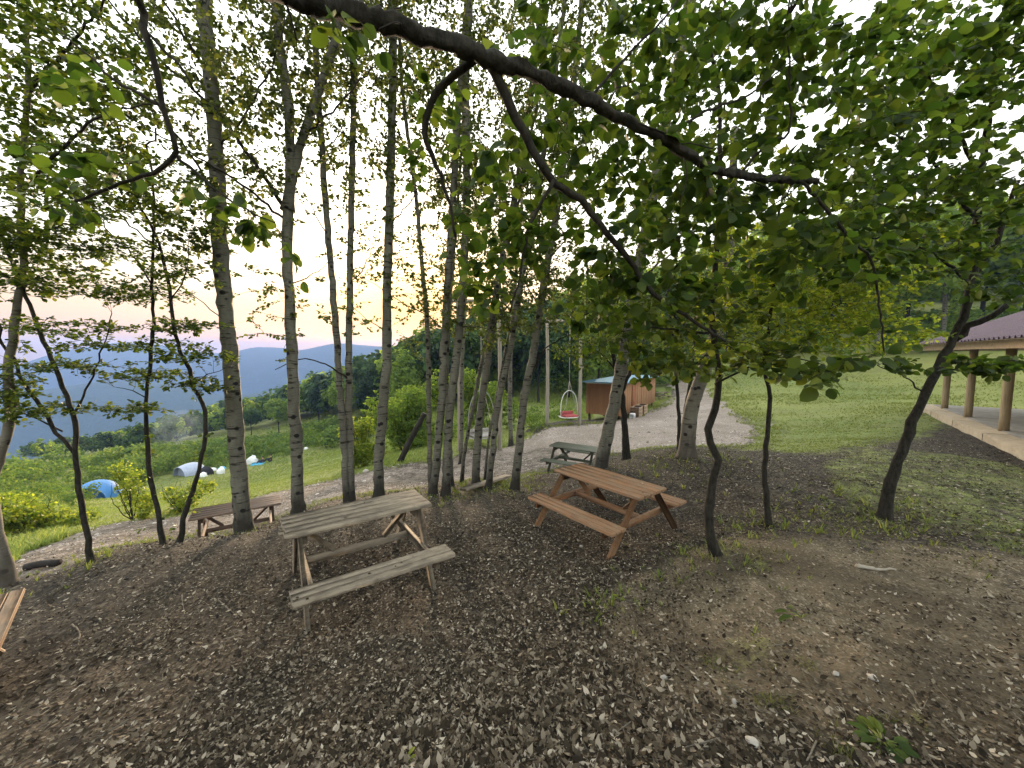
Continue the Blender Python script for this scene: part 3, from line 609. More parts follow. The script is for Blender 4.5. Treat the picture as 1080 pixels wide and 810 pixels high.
asp('aspen', 'brownish leaning aspen at the right end of the fallen plank', [(514, 516), (520, 473), (524, 436), (531, 400), (539, 365), (546, 320), (558, 250), (569, 190), (580, 120), (592, 30)], 7.5, -.088, .05, 2.0,
    [(575, 190, 7.3, 50, 80, 1.2, 110, .06), (590, 70, 7.3, 60, 70, 1.2, 90, .06), (560, 320, 7.3, 40, 40, .8, 50, .055)], 32, [([(541, 355), (525, 320), (520, 290)], 7.5, 7.3, .012, .004), ([(556, 265), (585, 235), (605, 190)], 7.5, 7.2, .014, .005)])
asp('aspen', 'whip-thin pale aspen seen between the two leaning trunks at the plank', [(511, 497), (515, 465), (521, 435), (528, 395), (535, 360), (548, 300), (556, 250)], 8.8, -.045, .022, 1.2,
    [(550, 270, 8.6, 40, 50, .9, 50, .055)], 33)
asp('aspen', 'isolated aspen between the central clump and the red-brown table, leaning right', [(542, 517), (546, 486), (550, 448), (554, 410), (562, 375), (569, 330), (577, 280), (590, 205), (602, 110), (614, 0)], 7.4, -.11, .06, 2.5,
    [(600, 150, 7.2, 55, 90, 1.2, 130, .06), (620, 40, 7.2, 60, 60, 1.2, 90, .06), (590, 300, 7.2, 45, 45, .8, 70, .055)], 34, [([(556, 405), (572, 372), (590, 358), (605, 352)], 7.4, 7.1, .02, .008), ([(570, 325), (550, 290), (545, 250)], 7.4, 7.2, .014, .005), ([(578, 275), (600, 250), (630, 215)], 7.4, 7.1, .016, .005)])
asp('aspen', 'dark upright aspen far behind the clump at the gravel\'s edge', [(486, 476), (487, 440), (487, 398), (489, 340), (492, 280), (494, 200)], 13.5, -.105, .06, 3, [(490, 260, 13.2, 50, 60, 1.6, 70, .075), (480, 330, 13.2, 40, 30, 1.4, 40, .075)], 35)
asp('aspen', 'distant pale aspen right of the left hoop swing', [(539, 458), (538, 420), (538, 390), (540, 340), (545, 280), (550, 220)], 17, -.14, .08, 3, [(545, 270, 17, 50, 50, 2, 80, .09), (530, 340, 17, 40, 25, 1.6, 40, .09)], 36)
asp('aspen', 'large pale aspen leaning right, its foot just behind the red-brown picnic table', [(632, 494), (640, 460), (647, 430), (653, 400), (659, 368), (668, 310), (682, 240), (695, 170), (708, 100), (720, 40), (735, -50)], 8.6, -.19, .11, 3.0,
    [(690, 190, 8.0, 80, 90, 1.5, 170, .065), (700, 60, 8.2, 80, 70, 1.5, 130, .065), (640, 300, 8.0, 60, 60, 1.2, 110, .06), (720, -90, 8.4, 120, 50, 1.6, 100, .075)], 37, [([(660, 365), (640, 330), (625, 290)], 8.6, 8.1, .025, .008), ([(670, 300), (705, 270), (740, 250)], 8.6, 8.0, .03, .01), ([(685, 225), (660, 190), (640, 150)], 8.6, 8.2, .03, .01)])
make_tree('forked_tree', 'small dark tree forking in a Y before the wooden shed', 'tree', [([(661, 485), (659, 455), (657, 425), (655, 410), (650, 392), (646, 370), (640, 335)], 9.4, 9.4, -.095, .03, .8)], BARK_D, LEAF_HORN,
          [(660, 360, 9.2, 75, 24, 1.2, 190, .065), (640, 320, 9.2, 60, 30, 1.0, 110, .062), (620, 370, 9.0, 40, 22, .9, 70, .062), (690, 340, 9.2, 50, 30, 1.0, 100, .062)], [([(656, 412), (663, 395), (672, 375), (685, 345)], 9.4, 9.3, .055, .02), ([(650, 390), (630, 370), (610, 360)], 9.4, 9.1, .02, .007)], seed=38, dens=.75, kw=dict(flat=.5, per=10))
make_tree('stout_tree', 'short stout pale trunk bending right on a mossy mound beside the gravel', 'tree', [([(725, 484), (726, 460), (730, 430), (738, 405), (746, 382), (757, 345), (765, 300), (770, 240)], 8.0, 8.0, -.165, .07, 2.0)], BARK_G, LEAF_HORN,
          [(760, 290, 7.6, 80, 70, 1.2, 170, .065), (780, 190, 7.6, 70, 70, 1.2, 130, .065), (715, 360, 7.6, 50, 22, .8, 70, .062), (720, 250, 7.6, 60, 60, 1, 90, .06)], [([(750, 365), (720, 340), (695, 320)], 8.0, 7.6, .03, .01), ([(760, 320), (800, 290), (830, 260)], 8.0, 7.5, .03, .01)], seed=39, dens=.75, kw=dict(flat=.5, per=10))
make_tree('thin_tree', 'two thin dark stems rising side by side left of the stout bent trunk', 'tree', [([(717, 464), (716, 440), (714, 410), (711, 370), (705, 320)], 9.0, 9.0, -.05, .02, .6), ([(720, 455), (724, 425), (729, 400), (731, 370), (738, 320)], 9.05, 9.0, .05, .02, .6)], BARK_D, LEAF_HORN,
          [(715, 330, 8.8, 50, 26, .9, 90, .06)], seed=40, dens=.75, kw=dict(flat=.5))
make_tree('curvy_tree', 'slim wavy dark tree standing alone right of the red-brown table', 'tree', [([(758, 588), (749, 565), (747, 540), (753, 504), (758, 485), (750, 468), (747, 452), (755, 432), (758, 402), (755, 370), (750, 330), (754, 290), (757, 230), (760, 160), (757, 80)], 4.0, 4.1, -.050, .013, .8)], BARK_D, LEAF_HORN,
          [(740, 320, 3.9, 70, 45, .6, 100, .075), (700, 385, 3.7, 75, 18, .45, 60, .075), (800, 360, 3.7, 55, 30, .5, 55, .075), (840, 392, 3.4, 60, 14, .4, 34, .078), (760, 200, 4.0, 80, 60, .7, 90, .075), (770, 90, 4.0, 80, 60, .7, 80, .075), (660, 340, 3.8, 60, 30, .5, 50, .07)],
          [([(754, 405), (775, 395), (790, 385), (830, 375), (870, 385)], 4.0, 3.4, .012, .004), ([(752, 350), (720, 350), (690, 345), (655, 350)], 4.0, 3.7, .014, .004), ([(755, 250), (790, 220), (820, 180)], 4.1, 3.9, .012, .004), ([(755, 370), (730, 385), (690, 395)], 4.0, 3.6, .010, .004)],
          seed=41, dens=.62, kw=dict(flat=.6, per=9, twig=.0035), near=True, branch_mat=BARK_D)
make_tree('slender_sapling', 'pencil-thin sapling before the grassy slope, between wavy tree and curved tree', 'tree', [([(812, 558), (808, 520), (806, 492), (809, 460), (812, 420), (806, 385), (812, 340), (818, 280), (822, 220)], 4.7, 4.7, -.036, .010, .5)], BARK_D, LEAF_YEL,
          [(830, 330, 4.7, 90, 40, .8, 270, .045), (790, 300, 4.7, 70, 40, .7, 170, .045), (880, 330, 4.7, 60, 50, .7, 150, .045), (905, 285, 5.0, 80, 55, .8, 190, .05), (945, 345, 5.1, 55, 26, .6, 70, .048), (820, 250, 4.7, 100, 40, .8, 120, .045), (780, 370, 4.7, 50, 20, .5, 60, .045)],
          [([(808, 395), (780, 370), (740, 350)], 4.7, 4.6, .010, .003), ([(810, 350), (850, 330), (900, 320)], 4.7, 4.5, .010, .003), ([(806, 385), (840, 365), (880, 350), (920, 345)], 4.7, 4.5, .009, .003)], seed=42, kw=dict(flat=.75, per=11, twig=.003), branch_mat=BARK_D)
make_tree('curved_tree', 'dark rough trunk leaning right in front of the log pavilion', 'tree', [([(932, 548), (936, 520), (943, 498), (952, 475), (962, 445), (975, 415), (990, 385), (1006, 355), (1018, 325), (1027, 290), (1029, 250), (1032, 200), (1040, 140), (1052, 70)], 4.7, 4.6, -.060, .020, 1.0)], BARK_D, LEAF,
          [(1000, 110, 4.2, 110, 90, .9, 210, .082), (930, 180, 4.0, 90, 70, .8, 150, .082), (1050, 210, 4.2, 60, 60, .6, 80, .082), (960, 40, 4.3, 120, 60, .9, 130, .08), (1060, 40, 4.3, 60, 70, .9, 70, .08), (1020, 385, 4.0, 85, 10, .35, 40, .08), (900, 265, 3.9, 60, 36, .5, 60, .08), (1065, 300, 4.1, 30, 26, .4, 24, .08), (985, 270, 4.2, 40, 26, .4, 26, .075)],
          [([(1004, 358), (1022, 344), (1045, 332), (1075, 316), (1110, 305)], 4.7, 4.4, .05, .02), ([(1027, 290), (1042, 268), (1056, 240), (1075, 190)], 4.7, 4.5, .04, .015), ([(992, 382), (1010, 392), (1040, 385), (1075, 380)], 4.7, 4.0, .012, .005), ([(1030, 240), (1000, 190), (960, 150), (910, 130)], 4.6, 4.1, .025, .008), ([(1034, 190), (1000, 120), (970, 60)], 4.6, 4.2, .025, .008), ([(975, 415), (950, 395), (925, 385)], 4.7, 4.2, .01, .004), ([(1025, 300), (990, 270), (950, 255), (900, 250)], 4.6, 3.9, .018, .006)],
          seed=43, dens=.85, kw=dict(flat=.65, per=10, twig=.004), near=True, branch_mat=BARK_D, lump=.35)

# the tree whose boughs hang over the picture: its trunk stands to the left of the viewer
def overhang():
    b = np.array([-1.75, .35, Hs(-1.75, .35)])
    root = empty('overhanging_tree', b, 'big-leaved tree whose thick dark bough sweeps across the top of the view', 'tree')
    t = Tree(b, 77); tr = MB()
    P = smooth_line([b + [0, 0, -.1], b + [.02, .03, .8], b + [-.03, .02, 1.8], b + [.05, .0, 2.8], b + [.15, -.1, 4.2], b + [.1, -.2, 6.0]], .12); t.skeleton(P)
    tr.tube(P, np.linspace(.13, .05, len(P)) * (1 + .4 * np.exp(-np.maximum(P[:, 2] - P[0, 2], 0) / .2)), 14, lump=.3, seed=5).build('trunk', BARK_D, root, smooth=True, origin=b)
    def px(pts, y0, y1): return [U(q[0], q[1], y0 + (y1 - y0) * i / (len(pts) - 1)) for i, q in enumerate(pts)]
    B = [(290, -10), (345, 6), (400, 21), (470, 45), (520, 62), (580, 86), (640, 116), (700, 147), (750, 177), (800, 187), (862, 191)]
    t.limb([P[22], P[22] + [.35, .5, .28]] + px(B, 1.62, 2.75), .056, .020, 16, .035, .005, .55)
    N0 = t.nodes[-1]
    for k in range(26):
        q = N0[t.rng.integers(8, len(N0)), :3]; dv = t.rng.normal(0, 1, 3) + [.5, .2, -.1]; dv /= np.linalg.norm(dv); L = t.rng.uniform(.08, .4); t.limbs.tube(smooth_line(np.array([q, q + dv * L * .5 + t.rng.normal(0, .03, 3), q + dv * L + [0, 0, .06 * L]]), .06), .004, 5)
    t.limb(px([(505, 58), (490, 70), (468, 88), (452, 112), (447, 140), (456, 165), (472, 205), (480, 250)], 2.05, 2.3), .022, .007, 7, .05, .004)
    t.limb(px([(515, 64), (535, 105), (555, 145), (575, 180), (586, 192), (612, 212), (640, 245), (665, 275), (686, 306), (722, 332), (765, 360)], 2.1, 2.7), .028, .009, 8, .05, .004)
    t.limb(px([(584, 190), (572, 213), (556, 245), (548, 290), (538, 330)], 2.3, 2.4), .012, .005, 6, .05, .004)
    t.limb(px([(845, 191), (872, 221), (902, 257), (918, 272), (924, 300), (930, 345), (932, 374)], 2.72, 2.8), .012, .005, 6, .05, .004)
    t.limb(px([(780, 184), (812, 150), (832, 140), (833, 90), (830, 20)], 2.6, 2.8), .010, .005, 6, .05, .004)
    t.limb(px([(700, 147), (740, 120), (790, 100), (840, 60)], 2.45, 2.7), .010, .004, 6, .05, .004)
    t.limb(px([(620, 105), (660, 60), (700, 20), (730, -20)], 2.3, 2.5), .010, .005, 6, .05, .004)
    t.limb([P[24], P[24] + [.02, .6, .35]] + px([(140, -12), (150, 30), (164, 70), (172, 112), (184, 160), (160, 182), (120, 197), (80, 212)], 2.1, 2.4), .035, .008, 8, .06, .004)
    t.limb(px([(184, 160), (215, 190), (250, 215), (290, 235)], 2.3, 2.3), .010, .004, 6, .05, .004)
    t.limb(px([(150, 30), (175, 55), (195, 75), (205, 95)], 2.15, 2.2), .010, .004, 6, .05, .004)
    t.limb(px([(172, 112), (130, 90), (95, 60), (60, 30)], 2.25, 2.2), .010, .004, 6, .05, .004)
    for cx, cy, y, rx, ry, rd, n_, lf, kk in [
        (560, 200, 2.7, 90, 90, .45, 80, .075, {}), (660, 190, 2.8, 90, 90, .5, 90, .078, {}), (760, 230, 2.9, 90, 80, .5, 90, .08, {}), (850, 250, 2.9, 80, 70, .5, 70, .08, {}),
        (880, 120, 3.0, 100, 80, .6, 125, .08, {}), (815, 40, 2.9, 90, 50, .5, 75, .078, {}), (720, 80, 2.8, 110, 60, .5, 70, .075, {}), (600, 40, 2.5, 100, 45, .4, 40, .075, {}),
        (880, 395, 2.6, 40, 16, .12, 7, .085, dict(per=6)), (930, 350, 2.75, 30, 40, .15, 6, .085, dict(per=4)), (690, 300, 2.7, 60, 50, .4, 45, .075, {}), (620, 320, 2.7, 50, 50, .35, 30, .07, {}),
        (322, 300, 2.3, 10, 7, .05, 2, .07, dict(per=6)), (270, 250, 2.4, 28, 16, .1, 6, .07, dict(per=6)), (225, 215, 2.3, 30, 16, .15, 6, .07, dict(per=6)), (95, 170, 2.35, 50, 22, .2, 12, .078, dict(per=6)), (60, 205, 2.35, 40, 25, .2, 9, .075, dict(per=6)), (85, 70, 2.2, 50, 35, .2, 10, .078, dict(per=6)),
        (370, 42, 1.75, 30, 14, .08, 4, .075, dict(per=5)), (440, 150, 2.2, 20, 40, .12, 7, .06, dict(per=5)), (500, 280, 2.5, 30, 60, .3, 22, .065, {}), (480, 130, 2.2, 40, 40, .2, 10, .065, {}), (545, 260, 2.45, 30, 50, .2, 18, .068, {})]:
        s = y / F * 1.05; t.cloud(U(cx, cy, y), (rx * s, rd, ry * s), int(round(n_ * (.72 if n_ > 12 else 1))), lf, **{**dict(flat=.5, per=8, twig=.0028, droop=.35), **kk})
    for c in ((-.6, 1.0, 3.6), (.9, 1.4, 3.9), (2.4, 1.6, 3.8), (-1.6, 2.4, 4.4), (.4, -1.0, 3.8)): t.cloud(c, (1.1, 1.0, .5), 90, .085, per=9, flat=.6)  # extra leaf masses overhead, out of view, added to darken the foreground
    t.wood(BARK_D, TWIG, root)
    t.leaves('crown', LEAF, root, True)
overhang()

# the cut-off pole leaning at the meadow's edge
b = gnd(420, 488, 8); top = U(448, 436, b[1] + .2)
o = MB().tube(smooth_line([b + [0, 0, -.1], (b + top) / 2 + [.02, 0, .03], top], .12), np.linspace(.12, .10, len(smooth_line([b + [0, 0, -.1], (b + top) / 2 + [.02, 0, .03], top], .12))), 12, lump=.2).build('leaning_log', BARK_D, smooth=True, origin=b)
o.location = b; tag(o, 'bare dark log leaning right at the meadow edge behind the aspens', 'log')

# ------------------------------------------------------------------ shrubs of the meadow edge
def shrub(name, label, px, py, y, wpx, hpx, n_, leaf, m, seed, group=None, yellow=0):
    b = U(px, py, y); b[2] = Hs(b[0], b[1]); root = empty(name, b, label, 'shrub', group); t = Tree(b, seed); s = y / F
    w, h = wpx * s, hpx * s
    for k in range(9):
        a = t.rng.uniform(0, 6.28); q = b + np.array([math.cos(a) * w * .4, math.sin(a) * w * .35, h * t.rng.uniform(.6, .95)])
        t.limb([b + [0, 0, -.05], (b + q) / 2 + t.rng.normal(0, .1 * w, 3) * [1, 1, .3], q], .010 * min(1.5, h), .003, 5)
    for k in range(7):
        c = b + np.array([t.rng.normal(0, w * .26), t.rng.normal(0, w * .24), h * t.rng.uniform(.14, .8)])
        t.cloud(c, (w * .27, w * .26, h * .22), n_ // 7, leaf, per=11, flat=.6)
    t.wood(TWIG, TWIG, root, 'stem'); t.leaves('crown', m, root)
    return root
shrub('shrub', 'broad yellow-green bush beside the path at the photo\'s left edge', 30, 566, 11.5, 95, 56, 1500, .07, LEAF_YEL, 51)
shrub('shrub', 'wispy young bush right of the blue tent', 140, 550, 11, 36, 70, 300, .06, LEAF_YEL, 52)
shrub('shrub', 'low leafy bush between the two crooked saplings', 192, 545, 11.5, 40, 40, 240, .06, LEAF_YEL, 53)
shrub('shrub', 'pale feathery bush between the twin stems and the straight aspen', 385, 496, 16, 36, 62, 600, .09, LEAF_YEL, 54)
shrub('shrub', 'light green bush behind the leaning log', 425, 480, 21, 60, 70, 900, .11, LEAF_FARLT, 55)
shrub('shrub', 'tall pale-leaved bush at the meadow side of the central clump', 436, 455, 24, 70, 95, 1200, .13, LEAF_FARLT, 56)
shrub('shrub', 'dense green bush behind the left hoop swing', 515, 450, 24, 60, 70, 900, .12, LEAF_FARLT, 57)

# ------------------------------------------------------------------ picnic tables
GT = 'wooden picnic tables with attached benches'
def picnic_table(label, loc, yaw, wood, L=1.5, W=.6, Ht=.76, sw=.26, so=.74, sh=.45, foot=.72, lx=.6, planks=5, leg_wood=None, group=GT):
    lw = leg_wood or wood; root = empty('picnic_table', loc, label, 'picnic table', group, rz=yaw)
    th = .042
    rg = np.random.default_rng(int(abs(loc[0]) * 100) + 5)
    def boards(n_, w_, yc, z, l_):
        mb = MB(); g = .008; bw = (w_ - g * (n_ - 1)) / n_
        for i in range(n_):
            yy = yc - w_ / 2 + bw / 2 + i * (bw + g); e = rg.normal(0, .004)
            mb.box((e, yy, z - th / 2 + rg.normal(0, .0012)), (l_ + rg.normal(0, .006), bw, th), bev=.005)
        return mb
    boards(planks, W, 0, Ht, L).build('tabletop', wood, root)
    for s in (-1, 1): boards(3 if sw > .22 else 2, sw, s * so, sh, L).build('bench_seat', wood, root)
    tw = W / 2 - .10; lt = .04; zt = Ht - th
    bz = sh - th - .045
    for sx in (-1, 1):
        x = sx * lx
        for sy in (-1, 1):
            k = bz / zt; ym = sy * (foot + (tw - foot) * k)
            MB().bar((x, sy * foot, -.06), (x, sy * tw, zt - .003), lt, .095, (1, 0, 0) if False else (0, 1, 0), .005).build('leg', lw, root)
        MB().bar((x - sx * .043, -(so + sw / 2 - .03), bz), (x - sx * .043, so + sw / 2 - .03, bz), .04, .088, (0, 0, 1), .005).build('seat_bearer', lw, root)
        MB().bar((x - sx * .043, -W / 2 + .03, zt - .046), (x - sx * .043, W / 2 - .03, zt - .046), .04, .088, (0, 0, 1), .005).build('top_bearer', lw, root)
    MB().bar((-lx + .07, 0, bz - .005), (lx - .07, 0, bz - .005), .045, .075, (0, 0, 1), .005).build('rail', lw, root)
    for sx in (-1, 1):
        MB().bar((sx * (lx - .34), .012, bz + .035), (sx * (lx - .08), .012, zt - .07), .04, .075, (0, 1, 0), .004).build('brace', lw, root)
    return root
picnic_table('weathered grey picnic table, nearest and largest of the tables in the leaf litter', T1, math.radians(34.3), W_GREY, 1.49, .57, .795, .255, .77, .46, .645, .606)
picnic_table('red-brown varnished picnic table standing left of the slim wavy tree', T2, math.radians(-52), W_RED, 1.56, .632, .744, .27, .737, .432, .83, .657)
p3a, p3b = Z(204, 547, -3.12), Z(292, 531, -3.12); c3 = (p3a + p3b) / 2; a3 = math.atan2(p3b[1] - p3a[1], p3b[0] - p3a[0])
c3 = c3 + np.array([-math.sin(a3), math.cos(a3), 0]) * .30
picnic_table('dark brown picnic table below the terrace edge behind the thickest left aspen', (c3[0], c3[1], -3.12 - .76), a3, W_BROWN, 1.5)
p4 = U(607, 497, 11.3); picnic_table('dull green picnic table half hidden behind the red-brown one', (p4[0], p4[1], Hs(p4[0], p4[1])), math.radians(-32), W_GREEN, 1.5)
picnic_table('tan picnic table cut off by the photo\'s left edge with only a bench corner showing', (-4.73, 2.34, -2.22 - .45), math.radians(-45), W_TAN, 1.5, planks=5, sw=.28)
p6 = gnd(697, 421, 25, 60); picnic_table('tiny far picnic table on the grass beyond the shed', p6, math.radians(10), W_BROWN, 1.7)

# plank lying at the feet of the aspens
a, b = gnd(488, 523, 5), gnd(536, 507, 5); ma = (a + b) / 2
o = MB().box((0, 0, 0), (np.linalg.norm(b - a) , .16, .05), bev=.006).build('plank', W_GREY); o.location = (ma[0], ma[1], max(a[2], b[2], ma[2]) + .02)
o.rotation_euler = (0, -math.asin((b[2] - a[2]) / np.linalg.norm(b - a)) , math.atan2(b[1] - a[1], b[0] - a[0])); tag(o, 'weathered plank lying on the ground at the feet of the aspens', 'plank')

# ------------------------------------------------------------------ pavilion
def pavilion():
    ex = np.array([.6, .8, 0]); ey = np.array([.8, -.6, 0]); zf = -2.14   # ex along the post row, ey into the building
    o0 = np.array([13.6, 10.55, 0])
    root = empty('log_pavilion', (*o0[:2], zf), 'open log-post pavilion with ribbed purple roof and pale plinth at right edge', 'pavilion')
    O = np.array([o0[0], o0[1], zf])
    M = np.stack([ex, ey, [0, 0, 1]], 1)
    def W(a, b, c): return ex * a + ey * b + np.array([0, 0, c])
    mb = MB()
    for k in range(5): mb.box(W(-4.6 + 2.6 * k, 2.95, -.35), (2.592, 6.9, .70), M, .02)
    mb.build('plinth', PLASTER, root)
    MB().box(W(.6, 3.1, .008), (12.4, 6.2, .03), M, .006).build('floor', CONCRETE, root)
    for a in (-5.6, -2.8, 0, 2.86, 5.5):
        P = np.array([W(a, .05, -.02), W(a, .05, 1.1), W(a, .05, 2.36)]); MB().tube(smooth_line(P, .3), .10, 16, lump=.05, seed=int(a + 9)).build('post', W_LOG, root, smooth=True)
        P = P + ey * 5.8; MB().tube(smooth_line(P, .3), .115, 12, lump=.05).build('post', W_LOG, root, smooth=True)
    for b in (.05, 5.85): MB().bar(W(-6.2, b, 2.44), W(6.0, b, 2.44), .18, .18).build('beam', W_BROWN, root)
    a0, a1, b0, b1, ze, zr = -7.0, 6.6, -.75, 6.65, 2.47, 4.25; bm = (b0 + b1) / 2; run = bm - b0
    # ribbed slope facing the path, hipped at the ends
    n_ = 760; A = np.linspace(a0, a1, n_); rows = 10; V = []
    for i in range(rows):
        t = i / (rows - 1); lo, hi = a0 + run * t, a1 - run * t
        aa = np.clip(A, lo, hi); rib = .05 * np.clip(np.cos(A * 2 * np.pi / .30) * 2 - .6, 0, 1)
        V.append(W(0, 0, 0) + ex * aa[:, None] + ey * (b0 + run * t) + np.array([0, 0, 1.]) * (ze + (zr - ze) * t + rib + .03)[:, None])
    V = np.concatenate(V); i = np.arange(rows - 1)[:, None] * n_; j = np.arange(n_ - 1)[None]
    mb = MB().add(V, [np.stack([i + j, i + j + 1, i + n_ + j + 1, i + n_ + j], -1).reshape(-1, 4)])
    z2 = ze + .025; q = [W(a0, b0, z2), W(a0, b1, z2), W(a1, b1, z2), W(a1, b0, z2), W(a0 + run, bm, zr + .025), W(a1 - run, bm, zr + .025)]
    mb.add(q, [[(0, 1, 4)], [(2, 3, 5)], [(1, 2, 5, 4)]]); mb.build('roof', ROOF, root)
    mb = MB().bar(W(a0, b0 - .02, ze - .1), W(a1, b0 - .02, ze - .1), .04, .22); mb.bar(W(a0, b1, ze - .1), W(a1, b1, ze - .1), .04, .22)
    mb.bar(W(a0 - .02, b0 + .05, ze - .1), W(a0 - .02, b1 - .05, ze - .1), .04, .22).bar(W(a1 + .02, b0 + .05, ze - .1), W(a1 + .02, b1 - .05, ze - .1), .04, .22)
    mb.build('fascia', W_PALE, root)
    MB().box(W((a0 + a1) / 2, bm, ze - .03), (a1 - a0 - .1, b1 - b0 - .1, .04), M).build('soffit', W_BROWN, root)
    c = O + W(-.5, 2.7, .004)
    picnic_table('dark picnic table standing on the pavilion floor', c, math.atan2(ex[1], ex[0]), W_BROWN, 1.8)
pavilion()

# ------------------------------------------------------------------ shed
def shed():
    C = U(656, 443, 22.0); u = np.array([.54, .84, 0]); v = np.array([-.84, .54, 0]); Lu, Lv = 8.2, 2.2; z0, z1 = -3.62, -1.78
    root = empty('wooden_shed', (C[0], C[1], z0), 'red-brown board shed on short posts with a blue roof, behind the gravel', 'shed')
    M = np.stack([u, v, [0, 0, 1]], 1); h = z1 - z0
    def wall(a, d, L, nrm):
        mb = MB(); n_ = max(3, int(L / .19)); w_ = L / n_; MM = np.stack([d, np.cross([0, 0, 1], d), [0, 0, 1]], 1)
        for i in range(n_): mb.box(a + d * (w_ * (i + .5)) + nrm * R.normal(0, .006) + np.array([0, 0, h / 2 + R.normal(0, .012)]), (w_ - .012, .03, h), MM, .004)
        return mb.build('wall', W_SHEDV, root)
    wall(np.zeros(3), u, Lu, -v); wall(v * Lv, u, Lu, v); wall(np.zeros(3) + u * .0, v, Lv, -u); wall(u * Lu, v, Lv, u)
    MB().box(u * Lu / 2 + v * Lv / 2 + np.array([0, 0, .05]), (Lu - .08, Lv - .08, .08), M).build('floor', W_BROWN, root)
    mb = MB()
    c = u * Lu / 2 + v * Lv / 2
    MB().box(c + np.array([0, 0, h + .10]), (Lu + .5, Lv + .5, .06), M).build('roof', BLUE_ROOF, root)
    MB().box(c + np.array([0, 0, h + .035]), (Lu + .1, Lv + .1, .055), M).build('roof_frame', WHITE_PAINT, root)
    for a in (.15, 2.8, 5.5, 8.0):
        for b in (.15, 2.05):
            p = u * a + v * b; g = Hs(C[0] + p[0], C[1] + p[1]) - z0
            if g < 0: MB().box(p + np.array([0, 0, (g - .1) / 2]), (.12, .12, abs(g) + .1), M).build('leg', W_BROWN, root)
    # window hatch and door on the long side
    MB().box(u * 2.3 - v * .035 + np.array([0, 0, h * .48]), (.85, .03, h * .86), M).build('door', W_SHED, root)
    for d, nm, lab in ((1.0, 'planter_box', 'pale wooden box against the long side of the shed, nearer one'), (2.2, 'planter_box', 'pale wooden box against the long side of the shed, farther one')):
        p = C + u * d - v * .55; p[2] = Hs(p[0], p[1]); r = empty(nm, p, lab, 'box', 'boxes beside the shed'); mb = MB()
        for k in range(3):
            z = .11 + .19 * k
            for s in (-1, 1):
                mb.box(v * s * .24 + np.array([0, 0, z]), (.9, .03, .175), M); mb.box(u * s * .43 + np.array([0, 0, z]), (.03, .44, .175), M)
        mb.build('side_boards', W_TAN, r); MB().box((0, 0, .5), (.84, .44, .04), M).build('soil', GROUNDSOIL, r)
    p = C + u * .35 - v * .5; p[2] = Hs(p[0], p[1]) + .12
    o = MB().box((0, 0, 0), (.35, .28, .3), M, .03).build('white_bucket', PLASTIC_W); o.location = p; tag(o, 'small white block at the corner of the shed', 'block'); o.name = 'white_block'
def m_vert():
    m, t, o = mat('upright_shed_boards'); P = t.coord(); r = t.rnd()
    off = t.n('ShaderNodeCombineXYZ', {0: t.math('MULTIPLY', r, 37.0), 1: t.math('MULTIPLY', r, 11.0), 2: t.math('MULTIPLY', r, 23.0)}).outputs[0]
    V = t.n('ShaderNodeVectorMath', {0: P, 1: off}, operation='ADD').outputs[0]; n1 = t.noise(t.map(V, (14, 14, 1.5)), 1.0, 5, .6, .5)
    c = t.mix(n1, (.25, .125, .06), (.44, .235, .12)); c = t.mix(t.math('MULTIPLY', r, .6), c, (.24, .135, .075)); t.bsdf(o, c, .65, t.bump(n1, .3, .005)); return m
W_SHEDV = m_vert(); GROUNDSOIL = m_simple('soil', (.05, .035, .025), (.09, .065, .045), (20, 20, 20), .9, .5)
shed()

# ------------------------------------------------------------------ hoop swings
def swing(px, py, y, wd, ht, lab_f, lab_s, lx, rx, hfr, yaw, cush, paint):
    c = U(px, py, y); c[2] = Hs(c[0], c[1])
    fr = empty('swing_frame', c, lab_f, 'swing frame', 'swing frames by the gravel yard', rz=yaw)
    for x in (lx, rx):
        dz = Hs(c[0] + x * math.cos(yaw), c[1] + x * math.sin(yaw)) - c[2]
        P = smooth_line(np.array([[x, 0, dz - .15], [x + .03, .02, hfr * .5], [x - .02, 0, hfr]]), .3); MB().tube(P, np.linspace(.095, .075, len(P)), 10, lump=.15).build('post', W_POLE, fr, smooth=True)
    P = smooth_line(np.array([[lx - .3, 0, hfr + .05], [(lx + rx) / 2, 0, hfr + .08], [rx + .3, 0, hfr + .04]]), .3); MB().tube(P, .07, 10, lump=.12).build('crossbeam', W_POLE, fr, smooth=True)
    b0 = .42; s = empty('hoop_swing', c + np.array([0, 0, b0]), lab_s, 'swing', 'hanging hoop swings', rz=yaw + .25)
    th = np.linspace(0, np.pi, 22); hp = np.stack([-np.cos(th) * wd / 2, 0 * th, np.sin(th) ** .8 * (ht - .35) + .35], 1); hp = np.vstack([[-wd / 2, 0, 0], hp, [wd / 2, 0, 0]])
    MB().tube(hp, .019, 8).build('hoop', paint, s, smooth=True)
    a = np.linspace(0, 2 * np.pi, 28); rg = np.stack([np.cos(a) * wd * .52, np.sin(a) * wd * .40, 0 * a], 1); MB().tube(rg, .024, 8, cap=False).build('seat_ring', paint, s, smooth=True)
    mb = MB()
    for k in range(6):
        a_ = .18 + k * .13; mb.bar((-wd * .46, -wd * .36 + a_ * wd, .0), (wd * .46, -wd * .36 + a_ * wd, .0), .05, .018)
    mb.build('slat_seat', paint, s)
    mb = MB().box((0, 0, .06), (wd * .82, wd * .62, .09), bev=.04); mb.box((0, wd * .30, .17), (wd * .78, .08, .18), bev=.035); mb.build('cushion', cush, s)
    MB().tube([(0, 0, ht - .01), (0, 0, (ht + hfr - b0) / 2), (0, 0, hfr - b0 + .02)], .012, 6).build('rope', ROPE, s)
    for sx in (-1, 1): MB().tube([(sx * wd * .5, 0, .1), (sx * wd * .3, -wd * .2, .55), (0, 0, ht + .5)], .01, 5).build('rope', ROPE, s)
